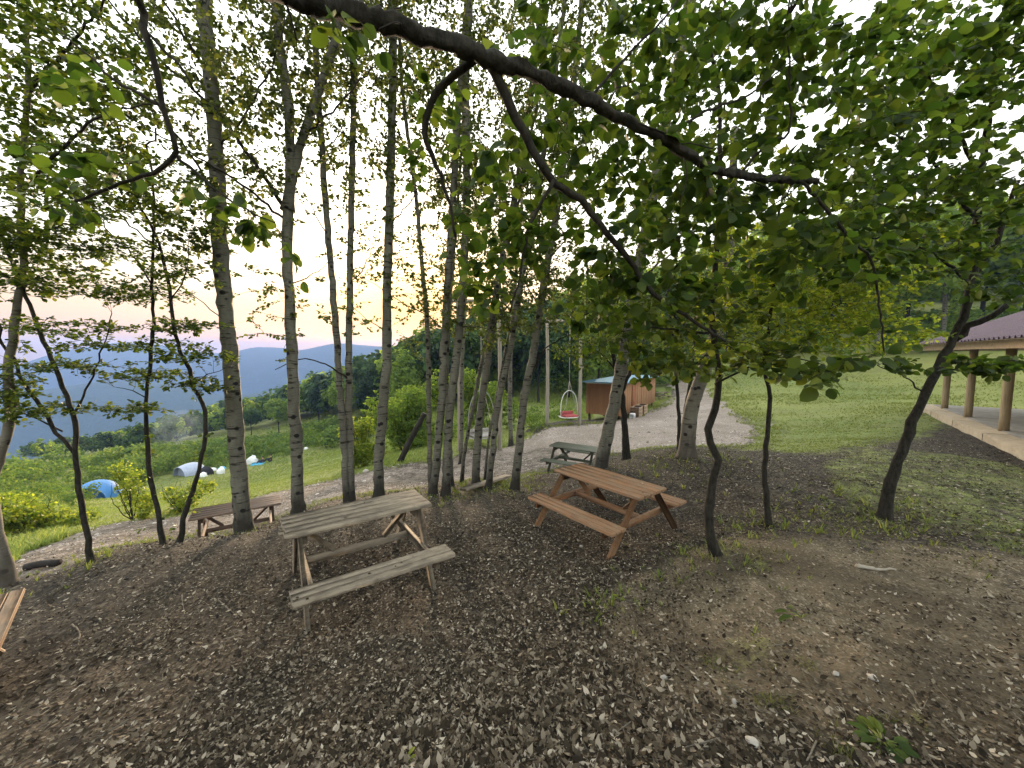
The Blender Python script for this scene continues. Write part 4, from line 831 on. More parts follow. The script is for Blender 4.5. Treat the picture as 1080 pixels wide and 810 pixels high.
W_POLE = m_simple('pale_pole_wood', (.20, .18, .145), (.30, .27, .22), (24, 24, 4), .75, .4)
swing(600, 449, 19.5, .95, 1.35, 'pale pole swing frame left of the wooden shed', 'white hoop swing with a red cushion left of the wooden shed', -1.15, .55, 5.2, .1, RED_CUSH, WHITE_PAINT)
swing(508, 466, 15.5, 1.15, 1.9, 'pale pole swing frame half hidden behind the aspen clump', 'pale hoop swing glimpsed between the leaning aspen trunks', -.9, .75, 5.8, .2, STONE_D, GREY_PAINT)

# ------------------------------------------------------------------ the campers below
def dome_tent(name, label, px, py, y, w_, d_, h_, yaw, mf, mi):
    c = U(px, py, y); c[2] = Hs(c[0], c[1]) - .05; r = empty(name, c, label, 'tent', 'dome tents in the meadow', rz=yaw)
    nu, nv = 19, 15; u = np.linspace(0, np.pi, nu); V = []
    for j in range(nv):
        t = j / (nv - 1) * 2 - 1; k = (1 - abs(t) ** 2.6) ** .55 if j not in (0, nv - 1) else .02
        if t < 0: k = max(k, .80 + .2 * (1 + t))   # open porch end
        hh = h_ * (k if t > 0 else 1 - .18 * t * t)
        V.append(np.stack([np.cos(u) * w_ / 2 * (.55 + .45 * k), np.full(nu, t * d_ / 2), np.sin(u) ** .85 * hh], 1))
    V = np.concatenate(V); i = np.arange(nv - 1)[:, None] * nu; j = np.arange(nu - 1)[None]
    MB().add(V, [np.stack([i + j, i + j + 1, i + nu + j + 1, i + nu + j], -1).reshape(-1, 4)]).build('flysheet', mf, r, smooth=True)
    rim = np.stack([np.cos(u) * w_ / 2 * .93, np.full(nu, -d_ / 2 + .38), np.sin(u) ** .85 * h_ * .86], 1)
    MB().add(np.vstack([rim, [[0, -d_ / 2 + .30, 0.0]]]), [np.array([(k, k + 1, nu) for k in range(nu - 1)])]).build('door_panel', mi, r)
    rim2 = V[:nu]; MB().tube(rim2, .035, 6).build('porch_pole', mf, r, smooth=True)
dome_tent('dome_tent', 'bright blue dome tent on the meadow right of the forked sapling', 103, 523, 33, 2.9, 2.6, 1.55, math.radians(18), TENT_B, TENT_BD)
dome_tent('dome_tent', 'pale grey dome tent behind the crooked twin saplings', 203, 503, 42, 2.7, 2.4, 1.35, math.radians(-25), TENT_M, TENT_G)
def lump_bag(name, label, cat, px, py, y, sx, sy, sz, m, seed, group=None):
    c = U(px, py, y); c[2] = Hs(c[0], c[1]); nu, nv = 16, 9; V = []
    for j in range(nv):
        p = j / (nv - 1) * np.pi * .5
        a = np.linspace(0, 2 * np.pi, nu, endpoint=False); k = 1 + .45 * (vnoise(np.cos(a) * 1.5 + seed, np.sin(a) * 1.5 + j * .5, seed) - .5)
        V.append(np.stack([np.cos(a) * np.cos(p) ** .6 * sx * k, np.sin(a) * np.cos(p) ** .6 * sy * k, np.full(nu, np.sin(p) * sz) * (.8 + .4 * vnoise(np.cos(a) + seed, np.sin(a), seed + 1)) - .03], 1))
    V = np.concatenate(V); i = np.arange(nv - 1)[:, None] * nu; j = np.arange(nu)[None]
    o = MB().add(V, [np.stack([i + j, i + (j + 1) % nu, i + nu + (j + 1) % nu, i + nu + j], -1).reshape(-1, 4)]).build(name, m, smooth=True)
    o.location = c; return tag(o, label, cat, group)
lump_bag('dark_bag', 'dark gear bag at the right end of the pale tent', 'bag', 217, 503, 41.5, .75, .5, .85, DARKC, 1)
lump_bag('white_bag', 'small white bag beside the dark gear bag', 'bag', 214, 507, 40.5, .45, .35, .42, PLASTIC_W, 2)
lump_bag('white_bag', 'large crumpled white bag on the grass left of the thick aspen', 'bag', 233, 499, 42, .40, .35, .75, PLASTIC_W, 3)
lump_bag('white_cloth', 'crumpled white cloth between the pale tent and the large white bag', 'cloth', 224, 493, 43.5, .5, .3, .35, PLASTIC_W, 4)
lump_bag('blue_bag', 'small blue bag lying behind the large white bag', 'bag', 234, 491, 44.5, .5, .3, .3, CYAN, 5)
lump_bag('grey_bag', 'pale grey heap just right of the thick aspen, beside the campers', 'bag', 266, 489, 47, .7, .45, .95, TENT_W, 6)
c = U(272, 492.5, 45.5); c[2] = Hs(c[0], c[1]) + .08
o = MB().box((0, 0, 0), (1.3, .9, .10), bev=.04).build('blue_mat', CYAN); o.location = c; o.rotation_euler = (.12, .03, .2); tag(o, 'bright blue mat spread on the meadow before the two sitting people', 'mat')
lump_bag('white_bag', 'lone white scrap on the grass right of the second aspen', 'bag', 323, 477, 50, .28, .22, .3, PLASTIC_W, 8)

def skin(name, verts, edges, rad, m, parent, root_i=0, sub=2):
    me = bpy.data.meshes.new(name); me.from_pydata(verts, edges, []); o = bpy.data.objects.new(name, me); link(o, parent); me.materials.append(m)
    md = o.modifiers.new('Skin', 'SKIN'); md.use_smooth_shade = True
    sv = me.skin_vertices[0].data if me.skin_vertices else None
    if sv is None:
        import bmesh
        bm = bmesh.new(); bm.from_mesh(me); bm.verts.layers.skin.verify(); bm.to_mesh(me); bm.free(); sv = me.skin_vertices[0].data
    for i, r_ in enumerate(rad): sv[i].radius = (r_, r_) if np.isscalar(r_) else r_; sv[i].use_root = (i == root_i)
    ss = o.modifiers.new('Subdivision', 'SUBSURF'); ss.levels = sub; ss.render_levels = sub
    return o
def sitter(label, px, py, y, yaw, top, bottom, lean=.0):
    c = U(px, py, y); c[2] = Hs(c[0], c[1]); r = empty('person', c, label, 'person', 'people sitting in the meadow', rz=yaw)
    V = [(0, 0, .13), (0, lean * .3, .32), (0, lean * .7, .52), (0, lean, .60), (0, lean - .03, .70), (0, lean - .04, .82),
         (.10, 0, .12), (.13, -.38, .42), (.13, -.66, .06), (.13, -.82, .05), (-.10, 0, .12), (-.13, -.36, .44), (-.13, -.60, .06), (-.13, -.76, .05),
         (.19, lean, .53), (.25, lean - .10, .33), (.16, lean - .34, .38), (.13, lean - .44, .40), (-.19, lean, .53), (-.25, lean - .10, .33), (-.16, lean - .34, .38), (-.13, lean - .44, .40)]
    E_ = [(0, 1), (1, 2), (2, 3), (3, 4), (4, 5), (0, 6), (6, 7), (7, 8), (8, 9), (0, 10), (10, 11), (11, 12), (12, 13), (2, 14), (14, 15), (15, 16), (16, 17), (2, 18), (18, 19), (19, 20), (20, 21)]
    rd = [.14, .13, .14, .06, .085, .075, .085, .065, .045, .04, .085, .065, .045, .04, .055, .045, .036, .03, .055, .045, .036, .03]
    skin('body', V, E_, rd, SKIN, r)
    ids = [0, 1, 2, 14, 15, 16, 18, 19, 20]; mp = {k: i for i, k in enumerate(ids)}
    skin('jacket', [V[k] for k in ids], [(mp[a], mp[b]) for a, b in E_ if a in mp and b in mp], [rd[k] + .022 for k in ids], top, r)
    ids = [0, 6, 7, 8, 10, 11, 12]; mp = {k: i for i, k in enumerate(ids)}
    skin('trousers', [V[k] for k in ids], [(mp[a], mp[b]) for a, b in E_ if a in mp and b in mp], [rd[k] + .02 for k in ids], bottom, r)
    for k in (9, 13): MB().box((V[k][0], V[k][1] + .04, .05), (.09, .24, .09), bev=.03).build('shoe', PLASTIC_W, r)
    hp = np.array([(0, lean - .01, .80), (0, lean + .01, .86), (0, lean + .0, .91)]); MB().tube(hp, [.095, .10, .06], 10).build('hair', HAIR, r, smooth=True)
sitter('person in dark navy clothes sitting knees up on the meadow, nearer the thick aspen', 277, 489, 46.0, math.radians(-60), NAVY, NAVY, .05)
sitter('person in black clothes sitting on the meadow, farther from the thick aspen', 285, 485.5, 46.5, math.radians(-75), DARKC, NAVY, .10)

# ------------------------------------------------------------------ far trees, wood and mountains
def crown_pts(rng, n_, rx, rz, clumps, zc_):
    C = rng.normal(0, 1, (clumps, 3)); C /= np.linalg.norm(C, axis=1)[:, None]; C *= (.55 + .4 * rng.random((clumps, 1))); C[:, 2] = np.where(C[:, 2] < -.45, -C[:, 2] * .6, C[:, 2])
    ix = rng.integers(0, clumps, n_); d = rng.normal(0, 1, (n_, 3)); d /= np.linalg.norm(d, axis=1)[:, None]; p = C[ix] + d * .33 * rng.random((n_, 1)) ** .4
    nr = d + C[ix] * .5 + np.array([0, 0, .4]) + rng.normal(0, .4, (n_, 3)); return p * [rx, rx, rz] + [0, 0, zc_], nr
def crown_mb(rng, pos, nr, size):
    ax = rng.normal(0, 1, nr.shape); ax -= nr * np.sum(ax * nr, 1)[:, None] / np.sum(nr * nr, 1)[:, None]
    return instances(LV_FAR, LF_FAR, pos, frames(ax, nr), size * rng.uniform(.6, 1.35, len(pos)))
PROTO = {}
def far_tree(label, px, y, h, m, kind, seed, bark=None, name='broadleaf_tree', group=None, wide=1.0):
    d = ray(px, 405); x = d[0] / d[1] * y; rng = np.random.default_rng(seed); z = Hs(x, y)
    key = (kind, m.name, bark.name if bark else '')
    r = empty(name, (x, y, z - .1), label, 'tree', group, rz=rng.uniform(0, 6.28))
    if key not in PROTO:
        g = np.random.default_rng(90 + kind); rx, rz, zc_, n_, lf = [(2.6, 4.2, 5.8, 3600, .36), (3.4, 3.6, 6.2, 4200, .40), (2.0, 4.6, 5.6, 2800, .34)][kind]
        p, nr = crown_pts(g, n_, rx, rz, 34, zc_); cr = crown_mb(g, p, nr, lf).build('crown', m, r)
        P = smooth_line(np.array([[0, 0, -.3], [.1, .05, 2], [.0, .1, 4.5], [.1, 0, 8]]), .4); mb = MB().tube(P, np.linspace(.17, .05, len(P)), 9, lump=.2)
        for k in range(7):
            a = g.uniform(0, 6.28); z0 = g.uniform(2.4, 6); mb.tube(smooth_line(np.array([[.05, .05, z0], [math.cos(a) * rx * .4, math.sin(a) * rx * .4, z0 + .9], [math.cos(a) * rx * .8, math.sin(a) * rx * .8, z0 + 1.5]]), .5), [.06, .05, .04, .03, .02, .02, .02][:len(smooth_line(np.array([[.05, .05, z0], [math.cos(a) * rx * .4, math.sin(a) * rx * .4, z0 + .9], [math.cos(a) * rx * .8, math.sin(a) * rx * .8, z0 + 1.5]]), .5))] if False else .045, 6)
        tk = mb.build('trunk', bark or BARK_D, r, smooth=True); PROTO[key] = (cr, tk)
    else:
        for src in PROTO[key]:
            c_ = src.copy(); COL.objects.link(c_); c_.parent = r
    s = h / 10.0; r.scale = (s * wide, s * wide, s); return r
GF = 'trees at the meadow and yard edges'
specs = [
 # label, px, y, h, mat, kind
 ('round pale green tree at the wood edge behind the forked aspen', 292, 76, 7.5, LEAF_FARLT, 1), ('low green tree at the wood edge behind the thickest aspen', 262, 80, 6, LEAF_FAR, 1),
 ('dark tree at the wood edge left of the touching aspen pair', 335, 84, 9, LEAF_FARDK, 0), ('mid green tree at the wood edge behind the touching aspen pair', 362, 72, 8.5, LEAF_FARLT, 1),
 ('dark tree at the wood edge behind the single straight aspen', 392, 70, 10, LEAF_FARDK, 0), ('tall light green tree filling the gap left of the central clump', 428, 50, 9.5, LEAF_FARLT, 0),
 ('dark tree directly behind the central clump', 470, 52, 10, LEAF_FARDK, 0), ('green tree behind the left hoop swing', 505, 48, 9.5, LEAF_FAR, 1),
 ('dark tree behind the isolated leaning aspen', 540, 46, 9, LEAF_FARDK, 1), ('dark tree on the slope left of the red-cushioned swing', 568, 44, 9, LEAF_FARDK, 0), ('green tree on the slope behind the red-cushioned swing', 600, 48, 10, LEAF_FAR, 0),
 ('green tree standing behind the left end of the shed', 632, 46, 10.5, LEAF_FARLT, 0), ('green tree standing behind the right end of the shed', 668, 50, 12, LEAF_FAR, 0),
 ('tree beside the far end of the track', 700, 66, 13, LEAF_FARLT, 1), ('light tree beyond the grass right of the track', 765, 52, 12, LEAF_FARLT, 0), ('broad tree behind the slender sapling', 800, 44, 11, LEAF_FARLT, 1),
 ('tall green tree at the top of the grass slope', 838, 54, 15, LEAF_FARLT, 0), ('pale leafy tree on the slope top left of the pavilion', 872, 42, 12, LEAF_FARLT, 1),
 ('white-trunked tree on the slope top left of the pavilion', 922, 40, 14, LEAF_FARLT, 2), ('tree between the white-trunked pair on the slope top', 950, 46, 14, LEAF_FARLT, 0), ('white-trunked tree right behind the far end of the pavilion', 988, 38, 14, LEAF_FARLT, 2),
 ('tall tree rising behind the pavilion roof', 1030, 44, 15, LEAF_FARLT, 0), ('tree behind the pavilion at the right edge', 1075, 40, 13, LEAF_FARLT, 1), ('tall tree behind the middle of the slope top', 890, 60, 17, LEAF_FARLT, 0), ('tall tree farthest back behind the pavilion', 1000, 60, 17, LEAF_FARLT, 1), ('tree far behind the end of the track', 740, 74, 16, LEAF_FARLT, 0)]
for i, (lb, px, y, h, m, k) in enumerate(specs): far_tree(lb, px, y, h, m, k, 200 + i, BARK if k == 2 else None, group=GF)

def forest():
    rng = np.random.default_rng(5); X = []; 
    bx = [-400, 0, 160, 220, 300, 400, 450, 520, 600, 700, 760, 900, 1080, 1500]; by = [490, 488, 476, 462, 446, 441, 438, 424, 402, 388, 375, 350, 330, 320]
    for r0, r1, n_ in ((48, 120, 1500), (120, 260, 1500), (260, 420, 350)):
        az = rng.uniform(math.radians(-60), math.radians(58), n_); rr = np.sqrt(rng.uniform(r0 ** 2, r1 ** 2, n_)); x, y = rr * np.sin(az), rr * np.cos(az); z = H(x, y); px, py = proj(x, y, z)
        k = (py < np.interp(px, bx, by)) & (y > 46) & (z > -150) & ((px < 700) | (y > 72)); X.append(np.stack([x, y, z], 1)[k])
    X = np.concatenate(X); P = []; N = []; S = []; I = []
    sx_ = [-500, 0, 60, 100, 150, 200, 250, 300, 350, 400, 440, 480, 520, 560, 600, 700, 760, 1080, 1500]; sy_ = [478, 472, 464, 459, 450, 437, 421, 406, 394, 373, 353, 338, 326, 316, 306, 280, 235, 110, 60]
    for q in X:
        h = rng.uniform(7, 12.5) * (1 if q[0] < 10 else 1.4)
        px, py = proj(q[0], q[1], q[2] + .9 * h); px0, py0 = proj(q[0], q[1], q[2]); lim = np.interp(px, sx_, sy_) + rng.uniform(-3, 9)
        if py < lim: h *= max(.0, (py0 - lim) / (py0 - py))
        if h < 2.0: continue
        rx = h * rng.uniform(.28, .42); n_ = int(np.clip(26000 / np.hypot(q[0], q[1]), 90, 330))
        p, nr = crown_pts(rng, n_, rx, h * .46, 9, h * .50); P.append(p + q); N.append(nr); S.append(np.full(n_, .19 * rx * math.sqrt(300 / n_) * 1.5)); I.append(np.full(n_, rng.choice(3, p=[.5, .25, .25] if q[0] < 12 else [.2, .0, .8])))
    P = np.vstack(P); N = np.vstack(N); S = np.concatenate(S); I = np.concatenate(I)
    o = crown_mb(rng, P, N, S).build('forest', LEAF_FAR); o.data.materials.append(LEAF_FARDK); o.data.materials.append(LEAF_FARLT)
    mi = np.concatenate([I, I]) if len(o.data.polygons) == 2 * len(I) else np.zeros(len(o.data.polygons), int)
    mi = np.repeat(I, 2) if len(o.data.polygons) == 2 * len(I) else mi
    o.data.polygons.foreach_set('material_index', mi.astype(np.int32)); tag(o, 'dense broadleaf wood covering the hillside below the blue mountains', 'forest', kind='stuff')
    return len(X)
forest()

def scrub():
    rng = np.random.default_rng(15); n_ = 1100; az = rng.uniform(math.radians(-58), math.radians(58), n_); rr = np.sqrt(rng.uniform(16 ** 2, 80 ** 2, n_)); x, y = rr * np.sin(az), rr * np.cos(az); z = H(x, y); px, py = proj(x, y, z)
    g, gr, d = covers(x, y); cov = fbm(x * .09, y * .09, 77)
    k = (gr > .5) & ((az < .14) | (rr > 44)) & ((cov > .53) | (rr > 52) | ((px < 90) & (rr > 20))) & ~((px > 74) & (px < 440) & (py > 470) & (rr < 56)) & ~((px < 74) & (py > 540)); x, y, z, rr = x[k], y[k], z[k], rr[k]; P = []; N = []; S = []
    for a, b, c, r_ in zip(x, y, z, rr):
        h = rng.uniform(.5, 1.5) * (1 + (r_ > 50) * .9); w_ = h * rng.uniform(.7, 1.2); m_ = int(np.clip(20000 / r_, 250, 900)); p, nr = crown_pts(rng, m_, w_, h * .6, 12, h * .42); P.append(p + [a, b, c]); N.append(nr); S.append(np.full(m_, .125 * w_ * math.sqrt(300 / m_)))
    tag(crown_mb(rng, np.vstack(P), np.vstack(N), np.concatenate(S)).build('meadow_scrub', LEAF_SCRUB), 'low yellow-green scrub and tall herbs scattered over the meadow', 'scrub', kind='stuff')
scrub()

def m_mount():
    m, t, o = mat('mountain_woodland'); P = t.coord(); n1 = t.noise(P, .012, 6, .6); n2 = t.noise(P, .06, 4, .6)
    t.bsdf(o, t.mix(n2, t.mix(n1, (.030, .05, .030), (.06, .085, .045)), (.035, .055, .032)), .95, t.bump(n2, .6, 12.0), spec=.05); return m
MOUNT = m_mount()
def ridge(name, prof, y, back, front, zb, seed, rough):
    xs = [p[0] for p in prof]; ys = [p[1] for p in prof]; PX = np.linspace(xs[0], xs[-1], 260); PY = np.interp(PX, xs, ys)
    rows = 26; V = []
    for i in range(rows):
        t = i / (rows - 1) * 2 - 1; yy = y + (t * back if t > 0 else t * front); x = np.array([(p - CX) / F for p in PX]) * y * 1.0
        zt = ((CY - PY) / F - math.tan(PITCH)) * y + (fbm(x / 300 + seed, PX * 0 + .5, seed, 5) - .5) * rough
        k = np.cos(t * np.pi / 2) ** .9; spur = (fbm(x / 420, np.full_like(x, yy / 700), seed + 3, 5) - .5) * rough * 3.2 * (1 - k) ** .5 * (k > .02)
        V.append(np.stack([x, np.full_like(x, yy) + (fbm(x / 500, PX * 0, seed + 7) - .5) * 300, zb + (zt - zb) * k + spur], 1))
    V = np.concatenate(V); n_ = len(PX); i = np.arange(rows - 1)[:, None] * n_; j = np.arange(n_ - 1)[None]
    o = MB().add(V, [np.stack([i + j, i + j + 1, i + n_ + j + 1, i + n_ + j], -1).reshape(-1, 4)]).build(name, MOUNT, smooth=True); tag(o, kind='structure')
ridge('mountain_range', [(-900, 392), (-400, 380), (-100, 378), (30, 387), (85, 380), (118, 366), (150, 360), (185, 364), (212, 372), (245, 374), (290, 366), (330, 369), (362, 362), (400, 365), (450, 367), (520, 370), (700, 376), (1000, 380), (1500, 384)], 1900, 420, 650, -340, 3, 24)
ridge('mountain_spur', [(-900, 420), (-500, 410), (-200, 428), (-60, 436), (30, 424), (90, 407), (140, 399), (190, 404), (240, 417), (300, 409), (350, 401), (420, 412), (520, 420), (700, 424), (1000, 426)], 1000, 190, 320, -340, 8, 26)

# ------------------------------------------------------------------ ground cover
def on_ground(n_, rmin, rmax, azmin, azmax, rng, pw=1.0):
    az = np.radians(rng.uniform(azmin, azmax, n_)); r = rmin * (rmax / rmin) ** (rng.random(n_) ** pw)
    x, y = r * np.sin(az), r * np.cos(az); return x, y
def m_grit():
    m, t, o = mat('loose_stone'); t.bsdf(o, t.ramp(t.rnd(), [(0, (.07, .058, .047)), (.5, (.20, .17, .145)), (1, (.42, .38, .34))]), .85, spec=.15); return m
GRIT = m_grit()
def litter():
    rng = np.random.default_rng(3); x, y = on_ground(270000, .95, 15, -60, 60, rng, .66); g, gr, d = covers(x, y)
    keep = (rng.random(len(x)) < np.where(g > .6, .03, np.where(g > .3, .30, 1))) & (rng.random(len(x)) < np.where(gr > .6, .10, np.clip(1.15 - d * 1.05, .38, 1.0))) ; keep &= rng.random(len(x)) < np.clip((fbm(x * 1.1, y * 1.1, 71) - .28) * 3.2, .35, 1); x, y, d = x[keep], y[keep], d[keep]
    z = H(x, y) + .006 + .012 * rng.random(len(x)); n_ = len(x)
    a = rng.uniform(0, 6.28, n_); ax = np.stack([np.cos(a), np.sin(a), rng.normal(0, .25, n_)], 1); nr = np.array([0, 0, 1.]) + rng.normal(0, .30, (n_, 3)); nr[:, 2] = np.abs(nr[:, 2]) + .25
    s = np.clip(rng.lognormal(math.log(.0220), .40, n_), .008, .05) * np.where(d > .5, .8, 1) * (.75 + .6 * fbm(x * .8, y * .8, 72))
    P_ = np.stack([x, y, z], 1)
    for T_, yaw, L_, W_, h_, so_, sh_, k_ in ((T1, 34.3, 1.49, .57, .795, .77, .46, 16), (T2, -52, 1.56, .632, .744, .737, .432, 9)):   # a few leaves fallen on the tables
        c_, s_ = math.cos(math.radians(yaw)), math.sin(math.radians(yaw)); lx_ = rng.uniform(-L_ / 2, L_ / 2, k_); ly_ = rng.uniform(-W_ * .45, W_ * .45, k_); lz_ = np.full(k_, h_ + .004); sd_ = rng.random(k_) < .35
        ly_ = np.where(sd_, -so_ + rng.uniform(-.1, .1, k_), ly_); lz_ = np.where(sd_, sh_ + .004, lz_)
        P_ = np.vstack([P_, np.stack([T_[0] + lx_ * c_ - ly_ * s_, T_[1] + lx_ * s_ + ly_ * c_, T_[2] + lz_], 1)]); a_ = rng.uniform(0, 6.28, k_)
        ax = np.vstack([ax, np.stack([np.cos(a_), np.sin(a_), 0 * a_], 1)]); nr = np.vstack([nr, np.array([0, 0, 1.]) + rng.normal(0, .1, (k_, 3))]); s = np.concatenate([s, rng.uniform(.025, .045, k_)])
    o = instances(LV_DEAD, LF_DEAD, P_, frames(ax, nr), s).build('leaf_litter', DEAD); tag(o, 'dead brown leaves littering the ground under the trees', 'leaves', kind='stuff')
    # loose stones of the track and yard
    x, y = on_ground(26000, 6.5, 24, -58, 40, rng, .8); g, gr, d_ = covers(x, y); k = (g > .2) & (rng.random(len(x)) < np.clip((fbm(x * .7, y * .7, 81) - .32) * 4, .08, 1)); x, y = x[k], y[k]; n_ = len(x)
    tv = [(1, 0, 0), (.25, .8, .1), (-.8, .5, 0), (-.7, -.6, .05), (.4, -.85, 0), (.1, .05, .6)]; tf = [[(0, 1, 5), (1, 2, 5), (2, 3, 5), (3, 4, 5), (4, 0, 5)]]
    a = rng.uniform(0, 6.28, n_); sc = np.clip(rng.lognormal(math.log(.013), .5, n_), .006, .06) * np.clip(np.hypot(x, y) / 10, .8, 1.6)
    o = instances(tv, tf, np.stack([x, y, H(x, y) + .001], 1), frames(np.stack([np.cos(a), np.sin(a), 0 * a], 1), np.array([0, 0, 1.]) + rng.normal(0, .2, (n_, 3))), sc).build('gravel_stones', GRIT); tag(o, 'loose stones strewn over the gravel track and yard', 'gravel', kind='stuff')
    # fine twigs
    x, y = on_ground(1700, .95, 10, -58, 58, rng, .7); g, gr, d = covers(x, y); k = g < .5; x, y = x[k], y[k]; n_ = len(x); z = H(x, y) + .012
    a = rng.uniform(0, 6.28, n_); ax = np.stack([np.cos(a), np.sin(a), rng.normal(0, .12, n_)], 1)
    tv = [(-.5, .02, 0), (-.5, -.02, 0), (-.5, 0, .03), (0, .035, .01), (0, -.005, .01), (0, .015, .04), (.5, .008, 0), (.5, -.008, 0), (.5, 0, .012)]
    tf = [[(0, 1, 4, 3), (1, 2, 5, 4), (2, 0, 3, 5), (3, 4, 7, 6), (4, 5, 8, 7), (5, 3, 6, 8)]]
    o = instances(tv, tf, np.stack([x, y, z], 1), frames(ax, np.array([0, 0, 1.]) + rng.normal(0, .1, (n_, 3))), np.clip(rng.lognormal(math.log(.07), .5, n_), .025, .28)).build('twig_litter', DEADWOOD); tag(o, 'small broken twigs scattered over the leaf litter', 'twigs', kind='stuff')
litter()
def tuft_tmpl(rng, k, lean):
    v = []; f = []
    for i in range(k):
        a = rng.uniform(0, 6.28); d = np.array([math.cos(a), math.sin(a), 0]); s = np.array([-d[1], d[0], 0]); b = d * rng.uniform(0, .35); h = rng.uniform(.55, 1.0); l = lean * rng.uniform(.3, 1.2); w = rng.uniform(.045, .08)
        n0 = len(v); v += [b - s * w, b + s * w, b + d * l * .35 + s * w * .7 + [0, 0, h * .6], b + d * l * .35 - s * w * .7 + [0, 0, h * .6], b + d * l + [0, 0, h]]
        f.append((n0, n0 + 1, n0 + 2, n0 + 3)); f.append((n0 + 3, n0 + 2, n0 + 4))
    return np.array(v), [[q for q in f if len(q) == 4], [q for q in f if len(q) == 3]]
def tufts(name, label, x, y, h, m, rng, k=7, lean=.5, sink=.1):
    tv, tf = tuft_tmpl(rng, k, lean); n_ = len(x); z = H(x, y) - h * sink; a = rng.uniform(0, 6.28, n_); ax = np.stack([np.cos(a), np.sin(a), rng.normal(0, .1, n_)], 1)
    o = instances(tv, tf, np.stack([x, y, z], 1), frames(ax, np.array([0, 0, 1.]) + rng.normal(0, .12, (n_, 3))), h).build(name, m); tag(o, label, 'grass', kind='stuff')
rng = np.random.default_rng(17)
x, y = on_ground(90000, 5, 46, 18, 62, rng, .8); g, gr, d = covers(x, y); k = gr > .5; x, y = x[k], y[k]
k = rng.random(len(x)) < np.clip((fbm(x * .35, y * .35, 61) - .30) * 4, .12, 1); x, y = x[k], y[k]; r = np.hypot(x, y)
tufts('lawn_grass', 'short grass on the slope beside the pavilion', x, y, rng.uniform(.025, .055, len(x)) * np.clip(r / 14, .8, 2.4), GRASS, rng, 7, .8)
x, y = on_ground(110000, 9, 110, -60, 12, rng, .85); g, gr, d = covers(x, y); k = (gr > .5); x, y = x[k], y[k]; r = np.hypot(x, y)
px_, py_ = proj(x, y, H(x, y)); camp = (px_ > 70) & (px_ < 400) & (r > 14) & (r < 58)
hh = np.where(camp, .42, 1) * rng.uniform(.12, .30, len(x)) * np.clip(r / 22, .55, 2.2) * np.clip(fbm(x * .11, y * .11, 44) * 2.0 - .35, .25, 1.6)
tufts('meadow_grass', 'tall yellow-green grass and herbs of the sloping meadow', x, y, hh, GRASS_Y, rng, 6, .6)
x, y = on_ground(90000, 1.2, 13, -58, 60, rng, .7); g, gr, d = covers(x, y); k = (gr > .25) & (g < .5); x, y = x[k], y[k]
k = rng.random(len(x)) < np.clip((fbm(x * 2.2, y * 2.2, 62) - .36) * 5, 0.03, 1); x, y = x[k], y[k]
tufts('moss_and_weeds', 'patches of low green weeds and moss on the bare earth', x, y, np.clip(rng.lognormal(math.log(.022), .4, len(x)), .01, .06), WEED, rng, 6, 1.0)
x, y = on_ground(60000, 7, 40, -50, 40, rng, .8); g0 = covers(x, y)[0]; e = np.zeros(len(x))
for dx, dy in ((.5, 0), (-.5, 0), (0, .5), (0, -.5), (.35, .35), (-.35, -.35)):
    k_ = np.clip(np.hypot(x, y) / 12, .6, 2.5); e += covers(x + dx * k_, y + dy * k_)[0] > .4
k = (e > 0) & (e < 6) & (rng.random(len(x)) < np.clip((fbm(x * 1.1, y * 1.1, 66) - .36) * 4, .06, .9)); x, y = x[k], y[k]
tufts('verge_grass', 'ragged grass creeping over the edges of the gravel', x, y, rng.uniform(.03, .10, len(x)) * np.clip(np.hypot(x, y) / 14, .8, 1.8), GRASS, rng, 7, .7)
# grass fringe hugging trunks, mossy edge of the gravel
F_ = []
for px, py, rad, c_ in [(455, 528, .3, 60), (475, 520, .4, 110), (500, 514, .45, 150), (520, 512, .35, 110), (543, 516, .4, 130), (258, 562, .25, 30), (313, 541, .2, 20), (96, 592, .25, 40), (180, 568, .45, 80), (5, 616, .35, 60), (752, 586, .4, 120), (812, 556, .35, 90), (932, 548, .55, 170), (726, 484, .7, 160), (632, 494, .3, 40), (640, 640, .2, 60), (545, 508, .3, 80), (700, 492, .6, 80), (880, 548, .5, 140)]:
    q = gnd(px, py, 1); F_.append(q[:2] + rng.normal(0, rad, (c_, 2)))
F_ = np.vstack(F_); tufts('trunk_grass', 'tufts of grass growing round the feet of the trunks', F_[:, 0], F_[:, 1], np.clip(rng.lognormal(math.log(.045), .45, len(F_)), .02, .13), GRASS, rng, 7, .8)

def broad_plant(name, label, px, py, n_, leaf, seed, m=None, rise=.5):
    b = gnd(px, py, .9); r = empty(name, b, label, 'plant'); rg = np.random.default_rng(seed); st = MB(); V = []; pos = []; ax = []; nr = []; sc = []
    for k in range(n_):
        a = rg.uniform(0, 6.28); el = rg.uniform(.15, .15 + rise); d = np.array([math.cos(a) * math.cos(el), math.sin(a) * math.cos(el), math.sin(el)]); L = leaf * rg.uniform(.3, .8)
        st.tube([(0, 0, -.01), d * L * .5 + [0, 0, .012], d * L], [.004, .003, .002], 5); pos.append(d * L); dd = d - np.array([0, 0, .45]); ax.append(dd); nr.append(np.array([0, 0, 1.]) + rg.normal(0, .25, 3)); sc.append(leaf * rg.uniform(.6, 1.15))
    st.build('stems', m or GRASS, r); tv = np.array(LV_NEAR) * [1, .62, 1]
    instances(tv, LF_NEAR, np.array(pos), frames(np.array(ax), np.array(nr)), np.array(sc)).build('foliage', m or LEAF_HORN, r, smooth=True)
broad_plant('weed_plant', 'leafy green dock-like weed at the bottom right of the photo', 930, 785, 30, .085, 1)
broad_plant('weed_plant', 'small flat plant with two broad leaves on bare earth right of centre', 846, 652, 5, .12, 2, rise=.1)
